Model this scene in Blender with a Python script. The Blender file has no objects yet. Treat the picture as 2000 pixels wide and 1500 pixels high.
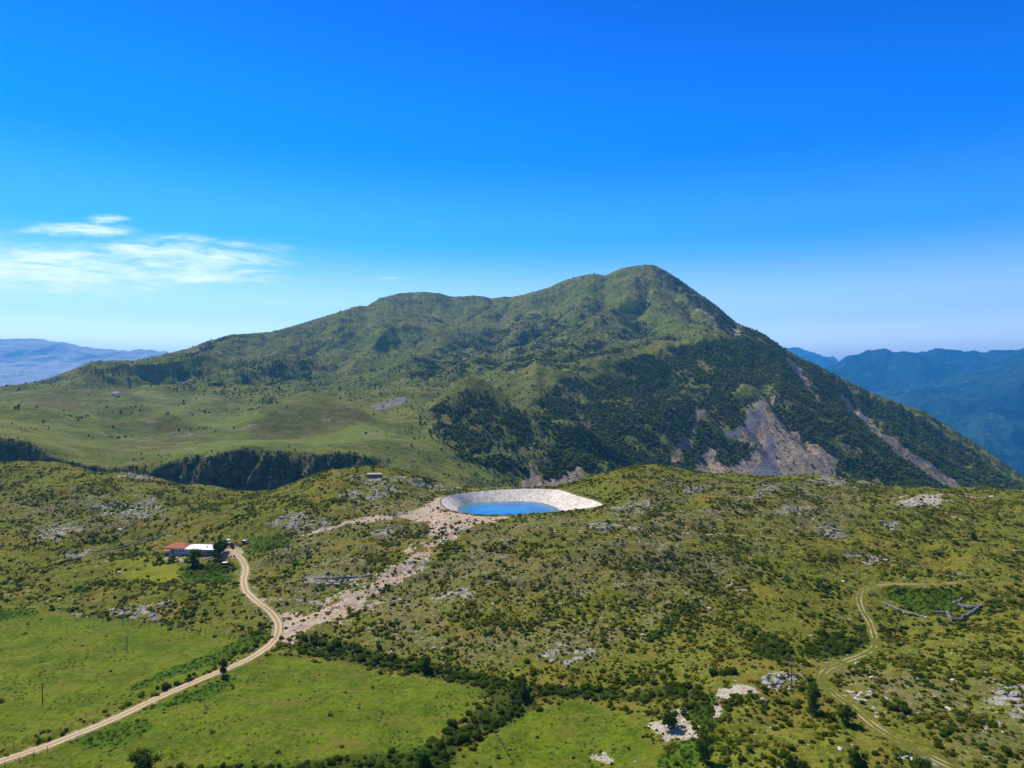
import bpy, math, random
import numpy as np
from mathutils import Vector, Matrix

# ------------------------------------------------------------------ camera, sky, sun, exposure
sc = bpy.context.scene
COL = sc.collection
F = 1333.0            # focal length in photograph pixels (2000 wide)
CAMZ = 100.0
cd = bpy.data.cameras.new('camera'); cam = bpy.data.objects.new('camera', cd); COL.objects.link(cam)
cam.location = (0, 0, CAMZ); cam.rotation_euler = (math.pi/2, 0, 0)
cd.lens = 24.0; cd.sensor_width = 36.0; cd.clip_start = 1.0; cd.clip_end = 120000.0
sc.camera = cam
SUN_EL, SUN_AZ = math.radians(48), math.radians(-36)     # azimuth measured from +Y (view direction) to the right
sdir = Vector((math.sin(SUN_AZ)*math.cos(SUN_EL), math.cos(SUN_AZ)*math.cos(SUN_EL), math.sin(SUN_EL)))
ld = bpy.data.lights.new('sun', 'SUN'); ld.energy = 5.0; ld.angle = math.radians(0.5); ld.color = (1, .94, .83)
sun = bpy.data.objects.new('sun', ld); COL.objects.link(sun); sun.rotation_euler = (-sdir).to_track_quat('-Z', 'Y').to_euler()
sc.view_settings.view_transform = 'Standard'; sc.view_settings.look = 'None'
sc.view_settings.exposure = 0.42; sc.view_settings.gamma = 1.0; sc.view_settings.use_curve_mapping = False

class NT:
    """small node-tree helper"""
    def __init__(s, tree): s.t = tree; s.n = tree.nodes; s.l = tree.links
    def node(s, typ, **kw):
        n = s.n.new(typ)
        for k, v in kw.items():
            if k == 'inp':
                for kk, vv in v.items(): s.set(n, kk, vv)
            else: setattr(n, k, v)
        return n
    def set(s, n, key, v):
        i = n.inputs[key]
        if isinstance(v, bpy.types.NodeSocket): s.l.new(v, i)
        else: i.default_value = v
    def math(s, op, a, b=None, c=None, clamp=False):
        n = s.n.new('ShaderNodeMath'); n.operation = op; n.use_clamp = clamp
        s.set(n, 0, a)
        if b is not None: s.set(n, 1, b)
        if c is not None: s.set(n, 2, c)
        return n.outputs[0]
    def vmath(s, op, a, b):
        n = s.n.new('ShaderNodeVectorMath'); n.operation = op
        s.set(n, 0, a); s.set(n, 1, b); return n.outputs[0]
    def step(s, v, lo, hi):
        n = s.n.new('ShaderNodeMapRange'); n.interpolation_type = 'SMOOTHSTEP'
        s.set(n, 0, v); s.set(n, 1, lo); s.set(n, 2, hi); return n.outputs[0]
    def mix(s, f, a, b, mode='MIX'):
        n = s.n.new('ShaderNodeMix'); n.data_type = 'RGBA'; n.blend_type = mode
        s.set(n, 0, f)
        for k, v in ((6, a), (7, b)):
            if isinstance(v, tuple) and len(v) == 3: v = v + (1,)
            s.set(n, k, v)
        return n.outputs[2]
    def noise(s, vec, scale, detail=4, rough=.55, dist=0, out='Fac'):
        n = s.n.new('ShaderNodeTexNoise'); s.set(n, 'Vector', vec)
        s.set(n, 'Scale', scale); s.set(n, 'Detail', detail); s.set(n, 'Roughness', rough); s.set(n, 'Distortion', dist)
        return n.outputs[out]

# world: Nishita sky graded in view towards the deep clean blue of the photograph, thin cirrus low on the left
w = bpy.data.worlds.new("World"); sc.world = w; w.use_nodes = True
w.cycles.sampling_method = 'MANUAL'; w.cycles.sample_map_resolution = 512
T = NT(w.node_tree); T.n.clear()
sky = T.node('ShaderNodeTexSky', sky_type='NISHITA', sun_disc=False, sun_elevation=SUN_EL, sun_rotation=SUN_AZ,
             altitude=900, air_density=1.0, dust_density=0.3, ozone_density=3.0)
tc = T.node('ShaderNodeTexCoord').outputs['Generated']
sx = T.node('ShaderNodeSeparateXYZ', inp={0: tc})
X, Y, Z = sx.outputs
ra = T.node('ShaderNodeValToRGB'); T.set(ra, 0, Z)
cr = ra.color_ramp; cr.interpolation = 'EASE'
SKYG = [(0.0, (3.4, 2.9, 2.2)), (.05, (2.0, 1.75, 1.75)), (.10, (1.2, 1.25, 1.7)), (.21, (.16, .76, 1.65)), (.33, (.0, .53, 1.5)), (.50, (.0, .35, 1.2)), (.66, (.5, .45, .36)), (1.0, (.6, .48, .3))]  # topmost stops lie unseen above the frame, dimmed and warmed to neutralise ambient light
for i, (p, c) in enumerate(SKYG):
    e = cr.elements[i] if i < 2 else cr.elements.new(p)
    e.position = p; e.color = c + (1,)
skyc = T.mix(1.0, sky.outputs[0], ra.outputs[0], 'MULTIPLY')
# cirrus in direction space (infinitely far away): u to the right, v up
u = T.math('DIVIDE', X, Y); v = T.math('DIVIDE', Z, Y)
wv = T.node('ShaderNodeCombineXYZ', inp={0: u, 1: v, 2: 0.0}).outputs[0]
wn = T.noise(T.vmath('MULTIPLY', wv, (5, 14, 1)), 1.0, 3, .5)
vw = T.math('ADD', v, T.math('MULTIPLY', T.math('SUBTRACT', wn, .5), .045))
vw = T.math('ADD', vw, T.math('MULTIPLY', u, .04))
st = T.node('ShaderNodeCombineXYZ', inp={0: T.math('MULTIPLY', u, 5.5), 1: T.math('MULTIPLY', vw, 44.0), 2: 3.7}).outputs[0]
n1 = T.noise(st, 1.0, 8, .66, .4)
st2 = T.node('ShaderNodeCombineXYZ', inp={0: T.math('MULTIPLY', u, 22.0), 1: T.math('MULTIPLY', vw, 110.0), 2: 1.3}).outputs[0]
n2 = T.noise(st2, 1.0, 5, .6)
nn = T.math('ADD', T.math('MULTIPLY', n1, .65), T.math('MULTIPLY', n2, .35))
def blob(cu, cv, ru, rv, p=1.0):
    a = T.math('DIVIDE', T.math('SUBTRACT', u, cu), ru); b = T.math('DIVIDE', T.math('SUBTRACT', v, cv), rv)
    r = T.math('SQRT', T.math('ADD', T.math('MULTIPLY', a, a), T.math('MULTIPLY', b, b)))
    return T.math('SUBTRACT', p, T.math('MULTIPLY', r, p), clamp=True)
def PX(x, y): return (x-1000)/F, (750-y)/F
mask = None
for (cx, cy, rx, ry, p) in [(120, 528, 400, 78, 1.35), (330, 505, 330, 62, 1.15), (430, 545, 220, 16, 1.1), (-150, 525, 340, 90, 1.4),
                            (160, 449, 170, 26, 1.1), (205, 430, 70, 15, 1.0), (20, 493, 60, 12, .4), (765, 543, 110, 7, .45),
                            (1430, 575, 60, 5, .3)]:
    cu, cv = PX(cx, cy)
    b = blob(cu, cv, rx/F, ry/F, p)
    mask = b if mask is None else T.math('MAXIMUM', mask, b)
cl = T.math('MULTIPLY', T.math('POWER', T.step(T.math('ADD', T.math('MULTIPLY', mask, .95), T.math('MULTIPLY', T.math('SUBTRACT', nn, .5), 3.6)), .0, 1.35), 1.3), T.step(mask, 0.0, .5))
cl = T.math('MULTIPLY', cl, T.step(Y, 0.05, .1))
cl = T.math('MULTIPLY', cl, .88)
skyc = T.mix(cl, skyc, (10.5, 11., 11.6))
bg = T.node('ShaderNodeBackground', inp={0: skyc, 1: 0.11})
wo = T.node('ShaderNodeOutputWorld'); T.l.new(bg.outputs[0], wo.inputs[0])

# ------------------------------------------------------------------ numeric helpers
rng = np.random.default_rng(11); random.seed(5)
PERM = np.random.default_rng(3).integers(0, 1 << 16, 4096)
def _h(ix, iy, seed):
    return PERM[(PERM[(ix + seed*131) & 4095] + iy) & 4095]
def perlin(x, y, seed=0):
    x = np.asarray(x, float); y = np.asarray(y, float)
    ix = np.floor(x).astype(np.int64); iy = np.floor(y).astype(np.int64)
    fx = x-ix; fy = y-iy
    ux = fx*fx*fx*(fx*(fx*6-15)+10); uy = fy*fy*fy*(fy*(fy*6-15)+10)
    def g(a, b, dx, dy):
        t = _h(a, b, seed)*(2*math.pi/65536); return np.cos(t)*dx + np.sin(t)*dy
    n00 = g(ix, iy, fx, fy); n10 = g(ix+1, iy, fx-1, fy); n01 = g(ix, iy+1, fx, fy-1); n11 = g(ix+1, iy+1, fx-1, fy-1)
    return ((n00*(1-ux)+n10*ux)*(1-uy) + (n01*(1-ux)+n11*ux)*uy)*1.5
def fbm(x, y, scale, octv=4, seed=0, gain=.5):
    a = 1.0; s = 0; f = 1.0/scale; t = 0
    for o in range(octv):
        s = s + a*perlin(x*f, y*f, seed+o*7); t += a; a *= gain; f *= 2.03
    return s/t
def ridged(x, y, scale, octv=4, seed=0):
    a = 1.0; s = 0; f = 1.0/scale; t = 0
    for o in range(octv):
        s = s + a*(1-np.abs(perlin(x*f, y*f, seed+o*7))*2); t += a; a *= .5; f *= 2.07
    return s/t
def sstep(x, a, b):
    t = np.clip((x-a)/(b-a), 0, 1); return t*t*(3-2*t)
class TPS:
    def __init__(s, pts, vals, lam=1e-4):
        s.p = np.array(pts, float); n = len(s.p)
        K = s.k(s.p, s.p) + lam*np.eye(n)
        P = np.c_[np.ones(n), s.p]
        A = np.block([[K, P], [P.T, np.zeros((3, 3))]])
        s.w = np.linalg.solve(A, np.r_[np.array(vals, float), 0, 0, 0])
    @staticmethod
    def k(a, b):
        d2 = (a[:, None, 0]-b[None, :, 0])**2 + (a[:, None, 1]-b[None, :, 1])**2
        return .5*d2*np.log(d2+1e-12)
    def __call__(s, u, v):
        sh = np.shape(u); q = np.c_[np.ravel(u), np.ravel(v)]; out = np.empty(len(q)); n = len(s.p)
        for i in range(0, len(q), 60000):
            b = q[i:i+60000]
            out[i:i+60000] = s.k(b, s.p)@s.w[:n] + s.w[n] + b@s.w[n+1:]
        return out.reshape(sh)
class Grid:
    """values on a regular (a,b) lattice with bilinear lookup"""
    def __init__(s, a0, a1, b0, b1, arr): s.a0, s.a1, s.b0, s.b1 = a0, a1, b0, b1; s.A = arr; s.nb, s.na = arr.shape[:2]
    def __call__(s, a, b, arr=None):
        A = s.A if arr is None else arr
        x = np.clip((np.asarray(a)-s.a0)/(s.a1-s.a0)*(s.na-1), 0, s.na-1.001); y = np.clip((np.asarray(b)-s.b0)/(s.b1-s.b0)*(s.nb-1), 0, s.nb-1.001)
        i = x.astype(int); j = y.astype(int); fx = x-i; fy = y-j
        return (A[j, i]*(1-fx)+A[j, i+1]*fx)*(1-fy) + (A[j+1, i]*(1-fx)+A[j+1, i+1]*fx)*fy
class Sheet:
    """terrain sheet on a fan lattice u = X/Y, v = ln Y"""
    def __init__(s, u0, u1, d0, d1, nu, nv):
        s.u0, s.u1, s.v0, s.v1, s.nu, s.nv = u0, u1, math.log(d0), math.log(d1), nu, nv
        U, V = np.meshgrid(np.linspace(u0, u1, nu), np.linspace(s.v0, s.v1, nv))
        s.U, s.V = U, V; s.Y = np.exp(V); s.X = U*s.Y
    def finish(s, Zarr):
        s.Z = Zarr; s.S = (Zarr-CAMZ)/s.Y; s.g = Grid(s.u0, s.u1, s.v0, s.v1, Zarr)
        s.smax = np.maximum.accumulate(s.S, axis=0)
    def z(s, x, y):
        y = np.maximum(np.asarray(y, float), 1.0); return s.g(np.asarray(x)/y, np.log(y))
    def at(s, px, py):
        """first point of the sheet along the sight line through photograph pixel px,py"""
        uu = (px-1000)/F; t = (750-py)/F
        vs = np.linspace(s.v0, s.v1, s.nv*2); zz = s.g(np.full_like(vs, uu), vs); S = (zz-CAMZ)/np.exp(vs)
        k = np.argmax(S >= t)
        if S[k] < t: k = int(np.argmax(S))
        if k > 0 and S[k] >= t and S[k-1] < t:
            f = (t-S[k-1])/(S[k]-S[k-1]); v_ = vs[k-1]+f*(vs[k]-vs[k-1])
        else: v_ = vs[k]
        y = math.exp(v_); return np.array([uu*y, y])
    def poly(s, pts): return np.array([s.at(*p) for p in pts])
    def seen(s, x, y, tol=.012):
        """how far (in slope) a point lies under the horizon drawn by the ground before it"""
        v_ = np.log(y); u_ = x/y
        m = s.g(u_, v_, s.smax); return (s.z(x, y)-CAMZ)/y > m-tol
    def mesh(s, name, mat, attrs=None, kind='structure', label=None):
        n = s.nu*s.nv; me = bpy.data.meshes.new(name)
        co = np.stack([s.X, s.Y, s.Z], -1).reshape(-1).astype(np.float32)
        idx = np.arange(n).reshape(s.nv, s.nu)
        q = np.stack([idx[:-1, :-1], idx[:-1, 1:], idx[1:, 1:], idx[1:, :-1]], -1).reshape(-1, 4)
        me.vertices.add(n); me.vertices.foreach_set('co', co)
        me.loops.add(q.size); me.loops.foreach_set('vertex_index', q.ravel().astype(np.int32))
        me.polygons.add(len(q)); me.polygons.foreach_set('loop_start', np.arange(0, q.size, 4, dtype=np.int32))
        me.polygons.foreach_set('use_smooth', np.ones(len(q), dtype=bool))
        me.update(calc_edges=True)
        for k, arrs in (attrs or {}).items():
            a = me.attributes.new(k, 'FLOAT_COLOR', 'POINT')
            d = np.stack([np.broadcast_to(x, s.Z.shape) for x in arrs]+[np.ones(s.Z.shape)]*(4-len(arrs)), -1).reshape(-1).astype(np.float32)
            a.data.foreach_set('color', d)
        me.materials.append(mat); o = bpy.data.objects.new(name, me); COL.objects.link(o)
        o['kind'] = kind
        if label: o['label'] = label
        return o
def pdist(x, y, line, closed=False):
    """distance to a polyline and the index/parameter of the nearest place"""
    L = np.array(line, float)
    if closed: L = np.vstack([L, L[:1]])
    best = np.full(np.shape(x), 1e9); par = np.zeros(np.shape(x))
    for i in range(len(L)-1):
        a, b = L[i], L[i+1]; d = b-a; l2 = max(d@d, 1e-9)
        t = np.clip(((x-a[0])*d[0]+(y-a[1])*d[1])/l2, 0, 1)
        dd = np.hypot(x-a[0]-t*d[0], y-a[1]-t*d[1]); m = dd < best
        best = np.where(m, dd, best); par = np.where(m, i+t, par)
    return best, par
def inpoly(x, y, P):
    c = np.zeros(np.shape(x), bool); P = np.array(P); n = len(P); j = n-1
    for i in range(n):
        xi, yi, xj, yj = P[i, 0], P[i, 1], P[j, 0], P[j, 1]
        if yi != yj:
            c ^= ((yi > y) != (yj > y)) & (x < (xj-xi)*(y-yi)/(yj-yi)+xi)
        j = i
    return c
def sdf(x, y, P):
    """signed distance, positive inside; only evaluated near the polygon"""
    P = np.array(P); out = np.full(np.shape(x), -1e3); m = 60
    bb = (x > P[:, 0].min()-m) & (x < P[:, 0].max()+m) & (y > P[:, 1].min()-m) & (y < P[:, 1].max()+m)
    if bb.any():
        xs, ys = x[bb], y[bb]; d, _ = pdist(xs, ys, P, True)
        out[bb] = np.where(inpoly(xs, ys, P), d, -d)
    return out
def smooth_line(P, n=8):
    P = np.array(P, float); Q = np.vstack([2*P[0]-P[1], P, 2*P[-1]-P[-2]]); out = []
    for i in range(1, len(Q)-2):
        for k in range(n):
            t = k/n; a, b, c, d = Q[i-1], Q[i], Q[i+1], Q[i+2]
            out.append(.5*((2*b)+(-a+c)*t+(2*a-5*b+4*c-d)*t*t+(-a+3*b-3*c+d)*t**3))
    out.append(P[-1]); return np.array(out)

# ------------------------------------------------------------------ near hillside: height field
NEAR = {
 90: [(-400, 2), (300, 1), (1000, 0), (1600, 8), (2400, 9)],
 130: [(-400, 1), (0, 0), (500, 0), (1000, 0), (1500, 8), (2000, 8), (2400, 8)],
 170: [(-400, 0), (0, 0), (400, 0), (800, 0), (1200, 0), (1500, 8), (1800, 9), (2000, 8), (2400, 8)],
 220: [(-400, 0), (0, 0), (300, 0), (600, 0), (900, 0), (1200, 2), (1500, 9), (1700, 8), (2000, 7), (2400, 8)],
 270: [(-400, -1), (0, -1), (300, -1), (550, 0), (800, 1), (1000, 2.5), (1200, 4), (1400, 5), (1600, 3), (1720, 1), (1850, 2), (2000, 4), (2400, 6)],
 330: [(-400, 4), (0, 2), (200, 3), (370, 3), (500, 3), (650, 8), (850, 11), (1000, 12), (1200, 13), (1400, 10), (1600, 7), (1800, 6), (2000, 7), (2400, 8)],
 375: [(-400, 8), (0, 5), (200, 5), (320, 4.2), (430, 4.6), (550, 9), (700, 15), (850, 20), (1000, 21), (1200, 21), (1400, 17), (1600, 12), (1800, 10), (2000, 9), (2400, 9)],
 430: [(-400, 16), (0, 12), (200, 12), (350, 12), (500, 17), (650, 25), (780, 25), (860, 23.5), (1000, 23.5), (1160, 23.5), (1250, 27), (1400, 24), (1600, 18), (1800, 13), (2000, 11), (2400, 9)],
 500: [(-400, 24), (0, 21), (150, 22), (300, 20), (400, 17), (470, 15.5), (550, 24), (650, 34), (720, 37), (800, 34), (900, 27), (1000, 22.8), (1120, 25), (1200, 33), (1300, 34), (1450, 30), (1600, 24), (1800, 17), (2000, 12), (2400, 9)],
 550: [(-400, 30), (0, 30), (80, 33), (200, 29), (300, 23), (400, 18), (470, 11), (560, 18), (720, 31), (900, 14), (1000, 9), (1100, 15), (1220, 34), (1350, 30.5), (1500, 24.5), (1600, 23.5), (1700, 20), (1800, 16), (1900, 13), (2000, 10), (2400, 6)],
 600: [(-400, 28), (0, 29), (200, 18), (300, 8), (470, -8), (720, 8), (1000, -14), (1220, 15), (1400, 13), (1600, 13), (1800, 8), (2000, 3), (2400, 0)],
 700: [(-400, -40), (0, -45), (400, -60), (800, -60), (1200, -50), (1600, -45), (2000, -40), (2400, -40)],
 900: [(-400, -120), (400, -130), (1200, -130), (2000, -130), (2400, -130)]}
pts, vals = [], []
for d, row in NEAR.items():
    for px, z in row: pts.append(((px-1000)/F, math.log(d)*1.15)); vals.append(z)
near_t = TPS(pts, vals, 2e-3)
ns = Sheet(-1.3, 1.3, 80, 880, 1800, 980)
base = near_t(ns.U, ns.V*1.15)
PADZ = 23.5
def z_plane(px, py, z): d = (CAMZ-z)*F/(py-750); return np.array([(px-1000)/F*d, d])
RIM = smooth_line([z_plane(x, y, PADZ) for x, y in [(864, 986), (862, 977), (874, 969), (905, 963), (960, 957.5), (1015, 955), (1070, 955.5), (1096, 957.5), (1130, 969), (1158, 977), (1177, 985.5), (1160, 992), (1110, 998), (1050, 1003), (1000, 1005.5), (940, 1005.5), (895, 1000), (875, 994), (864, 986)]], 4)[:-1]
# first pass used to unproject the drawn outlines
def near_height(X, Y, base, masks=None):
    amp = 1.0 if masks is None else masks
    big = fbm(X, Y, 95, 3, 4)*7.0*sstep(Y, 280, 380) + fbm(X, Y, 42, 4, 9)*3.4
    knob = np.maximum(ridged(X+8*fbm(X, Y, 20, 2, 77), Y, 26, 3, 21)-.35, 0)*2.4
    fine = fbm(X, Y, 9, 3, 33)*.55
    return base + (big+knob*sstep(Y, 240, 330)+fine)*amp
dr = sdf(ns.X, ns.Y, RIM)
padm = sstep(dr, -34, -3)
base = base*(1-padm) + PADZ*padm
ns.finish(base)
FIELD_L = ns.poly([(-350, 1195), (0, 1199), (110, 1197), (250, 1212), (400, 1233), (505, 1252), (478, 1280), (430, 1300), (330, 1342), (150, 1412), (0, 1466), (-350, 1600)])
FIELD_M = ns.poly([(-350, 1640), (0, 1495), (160, 1437), (300, 1375), (430, 1320), (520, 1283), (580, 1282), (700, 1308), (860, 1330), (950, 1350), (900, 1400), (840, 1445), (790, 1480), (740, 1530), (600, 1560), (300, 1560), (-100, 1700)])
FIELD_R = ns.poly([(830, 1540), (900, 1470), (1015, 1395), (1120, 1372), (1230, 1390), (1262, 1415), (1255, 1440), (1290, 1470), (1330, 1540)])
flat = np.zeros_like(ns.Z)
for P in (FIELD_L, FIELD_M, FIELD_R): flat = np.maximum(flat, sstep(sdf(ns.X, ns.Y, P), -6, 6))
amp = 1-.86*np.maximum(flat, padm)
hs = sdf(ns.X, ns.Y, ns.poly([(290, 1075), (340, 1040), (600, 1045), (500, 1090), (440, 1115), (300, 1110)]))
amp = amp*(1-.8*sstep(hs, -12, 2))
ns.finish(near_height(ns.X, ns.Y, base, amp))
ROAD = smooth_line(ns.poly([(-330, 1610), (-120, 1535), (0, 1486), (100, 1453), (200, 1412), (300, 1368), (380, 1332), (440, 1308), (490, 1284), (523, 1263), (541, 1240), (543, 1218), (530, 1197), (504, 1174), (481, 1152), (476, 1132), (480, 1110), (470, 1089), (450, 1074)]), 10)
TRACK = smooth_line(ns.poly([(1990, 1550), (1860, 1497), (1790, 1462), (1722, 1427), (1670, 1386), (1625, 1352), (1604, 1327), (1614, 1309), (1650, 1293), (1690, 1275), (1709, 1255), (1700, 1222), (1684, 1192), (1677, 1168), (1688, 1150), (1725, 1142), (1790, 1139), (1850, 1138), (1905, 1133), (1925, 1131)]), 10)
def carve(Zc, line, half, depth, soft):
    bb, par = pdist(ns.X, ns.Y, line[::3])
    zl = ns.z(line[:, 0], line[:, 1]); zl = np.convolve(np.pad(zl, 6, 'edge'), np.ones(13)/13, 'valid')
    zt = np.interp(par*3, np.arange(len(line)), zl)-depth
    m = 1-sstep(bb, half, half+soft)
    return Zc*(1-m)+zt*m, bb
Zn, droad = carve(ns.Z.copy(), ROAD, 2.6, .05, 4); ns.finish(Zn)
Zn, dtrack = carve(ns.Z.copy(), TRACK, 2.6, .05, 4); ns.finish(Zn)
# reservoir basin: rim and waterline as radii about its centre; the ground is dug out just under the liner
WATERZ = 17.3
WLINE = smooth_line([z_plane(x, y, WATERZ) for x, y in [(893, 990), (903, 985), (930, 982), (980, 979.5), (1025, 979), (1058, 982), (1082, 989), (1097, 998), (1097, 1008), (1060, 1016), (1000, 1019), (940, 1018), (900, 1007), (893, 990)]], 4)[:-1]
PC = np.array([WLINE[:, 0].mean(), WLINE[:, 1].mean()])
def radial(P):
    th = np.arctan2(P[:, 1]-PC[1], P[:, 0]-PC[0]); r = np.hypot(P[:, 0]-PC[0], P[:, 1]-PC[1]); o = np.argsort(th)
    return th[o], r[o]
RT, RR = radial(RIM); WT, WR = radial(WLINE)
def rad_at(th, T_, R_): return np.interp(th, T_, R_, period=2*math.pi)
def liner_z(x, y):
    th = np.arctan2(y-PC[1], x-PC[0]); r = np.hypot(x-PC[0], y-PC[1]); R1 = rad_at(th, RT, RR); R0 = np.minimum(rad_at(th, WT, WR), R1-3)
    t_ = np.clip((R1-r)/(R1-R0), 0, 1.6)
    return PADZ+.1-(PADZ+.1-WATERZ)*t_, R1-r
lz, ins = liner_z(ns.X, ns.Y)
ns.finish(np.where(ins > .5, np.minimum(ns.Z, lz-1.1), ns.Z))

# ------------------------------------------------------------------ valley, plateau and mountain behind: height field
MID = [  # photograph x, y, distance
 (-300,1150,600),(0,1150,600),(300,1150,600),(600,1150,600),(900,1150,600),(1200,1150,600),(1500,1150,600),(1800,1150,600),(2300,1150,600),
 (0,950,690),(140,965,700),(300,990,690),(470,992,690),(600,980,700),(720,968,710),(850,985,720),(950,985,760),(-250,950,690),
 (-250,860,800),(0,852,800),(60,862,800),(110,888,790),(170,908,790),(240,912,790),(320,905,790),(400,886,810),(460,879,820),(540,888,800),(590,884,850),(650,880,860),(710,886,850),(640,915,780),(760,903,850),(830,925,850),(900,935,880),(960,942,930),
 (0,812,1000),(100,835,950),(200,876,900),(300,880,880),(400,866,900),(500,858,950),(560,862,930),(620,868,910),(700,850,1000),(740,835,1060),(770,862,950),(830,893,920),(-250,815,1000),
 (600,776,1200),(560,785,1190),(650,785,1200),(600,852,1050),(480,840,1080),(722,818,1200),(600,802,1330),(540,800,1300),(680,806,1320),(530,810,1120),
 (330,825,1090),(330,872,960),(240,858,1000),(330,846,1190),(270,850,1150),(430,838,1100),(200,830,1150),(300,814,1250),(400,802,1350),(100,800,1200),(0,790,1200),
 (150,765,1450),(220,752,1550),(300,768,1500),(400,775,1500),(520,770,1550),(650,762,1600),(100,748,1600),(0,765,1550),(-250,790,1500),
 (180,709,1900),(130,730,1880),(100,742,1850),(50,754,1800),(0,762,1780),(-250,800,1800),(180,745,2300),(0,800,2300),(-250,830,2300),
 (240,707,1950),(300,702,1900),(430,716,1850),(300,745,1650),(400,745,1680),(550,742,1750),(500,705,2050),(600,690,2200),(450,688,2150),(380,700,2000),
 (300,699,2150),(340,688,2200),(400,669,2300),(450,656,2400),(530,649,2500),(600,629,2650),(700,599,2900),(740,584,3100),(780,574,3300),(830,572,3400),(880,580,3500),(950,582,3600),(1000,581,3300),(1070,566,3150),(1110,546,3050),(1160,537,3000),(1185,538,2980),(1210,526,2900),(1240,520,2810),(1265,517,2800),(1283,519,2790),(1300,528,2780),(1330,548,2700),(1370,576,2620),(1400,596,2550),(1440,631,2450),(1490,651,2400),(1530,681,2300),(1600,716,2250),(1640,736,2200),(1700,766,2150),(1800,801,2100),(1850,831,2050),(1900,863,2000),(1950,896,1950),(2000,932,1900),(2300,1090,1750),
 (340,740,2600),(450,715,2850),(600,690,3100),(740,650,3600),(830,640,4000),(950,640,4200),(1070,630,3800),(1160,610,3600),(1265,620,3250),(1265,560,2980),(1370,650,3150),(1440,690,3000),(1530,740,2800),(1700,830,2600),(1850,900,2450),(2000,990,2300),(2300,1150,2200),
 (700,640,2500),(700,700,2050),(700,752,1700),(850,620,2900),(850,680,2300),(850,742,1750),(850,782,1450),(760,795,1380),(780,600,3000),(830,592,3150),
 (1000,620,2800),(1000,680,2250),(1000,735,1750),(1000,765,1500),(1150,575,2700),(1150,625,2400),(1150,680,2050),(1250,560,2620),(1250,615,2300),(1250,662,2020),(1330,615,2300),(1390,645,2080),(1370,610,2400),
 (1430,656,1950),(1350,664,1850),(1280,672,1800),(1200,693,1700),(1120,723,1600),(1060,756,1500),(1030,792,1420),
 (1400,715,1700),(1300,735,1630),(1200,760,1530),(1100,800,1400),(1400,800,1470),(1300,830,1380),(1200,850,1300),(1400,875,1340),(1300,905,1240),(1350,940,1180),(1200,925,1130),
 (1110,844,1170),(1060,858,1150),(1170,872,1170),(1100,950,1000),(1020,935,1020),(1190,905,1090),(1060,832,1310),
 (930,766,1260),(860,800,1200),(800,850,1120),(1000,792,1220),(1050,822,1190),(930,840,1120),(950,892,1040),(870,872,1080),(1000,882,1080),(930,806,1400),(850,800,1330),(1000,815,1380),(895,779,1238),(965,776,1248),(930,752,1680),
 (1500,690,1900),(1500,730,1680),(1510,772,1520),(1480,850,1380),(1440,940,1230),(1560,835,1430),(1600,900,1310),(1640,938,1250),(1700,935,1290),(1560,940,1230),
 (1560,705,2000),(1600,762,1750),(1680,850,1450),(1750,905,1380),(1640,790,1780),(1750,862,1600),(1850,930,1460),(1760,840,1760),(1700,790,1920),(1850,872,1780),(1900,920,1620),(1950,950,1520),(2000,985,1400),(2250,1080,1350),
 (1300,1010,980),(1500,1010,980),(1700,1000,1030),(1900,1020,1080),(2200,1090,1200),(1100,1015,900)]
mid_t = TPS([((a-1000)/F*1.0, math.log(c)*1.3) for a, b, c in MID], [(750-b)/F for a, b, c in MID], 3e-5)
# stream erosion on a 10 m lattice gives the mountain its ribs and ravines
ex = np.arange(-2700, 3300, 12.0); ey = np.arange(620, 4300, 12.0)
EX, EY = np.meshgrid(ex, ey)
E0 = CAMZ + mid_t(EX/EY, np.log(EY)*1.3)*EY
hi = sstep(E0-CAMZ, -60, 120)
def mtn_noise(x, y):
    """spurs that run down towards the plateau (lower left in the view) plus finer ribs"""
    wx = x+fbm(x, y, 420, 3, 52)*130; wy = y+fbm(x, y, 420, 3, 53)*130
    a_ = wx*.95-wy*.30; b_ = wx*.30+wy*.95
    g_ = sstep(y, 1250, 1750); rt = sstep(x/y, .16, .26)
    sp_ = (ridged(a_, b_*.30, 360, 2, 50)-.45)*58*(1-.5*rt)
    sp2 = (ridged(a_+500, b_*.45, 130, 2, 56)-.45)*(9+9*rt)
    return (sp_+sp2)*g_*(1-.8*sstep(y, 2350, 2750)) + (fbm(x, y, 170, 4, 60)*20)*sstep(y, 950, 1200)*(.35+.65*g_) + fbm(x, y, 90, 3, 61)*3
E0 = E0 + mtn_noise(EX, EY)
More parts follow.
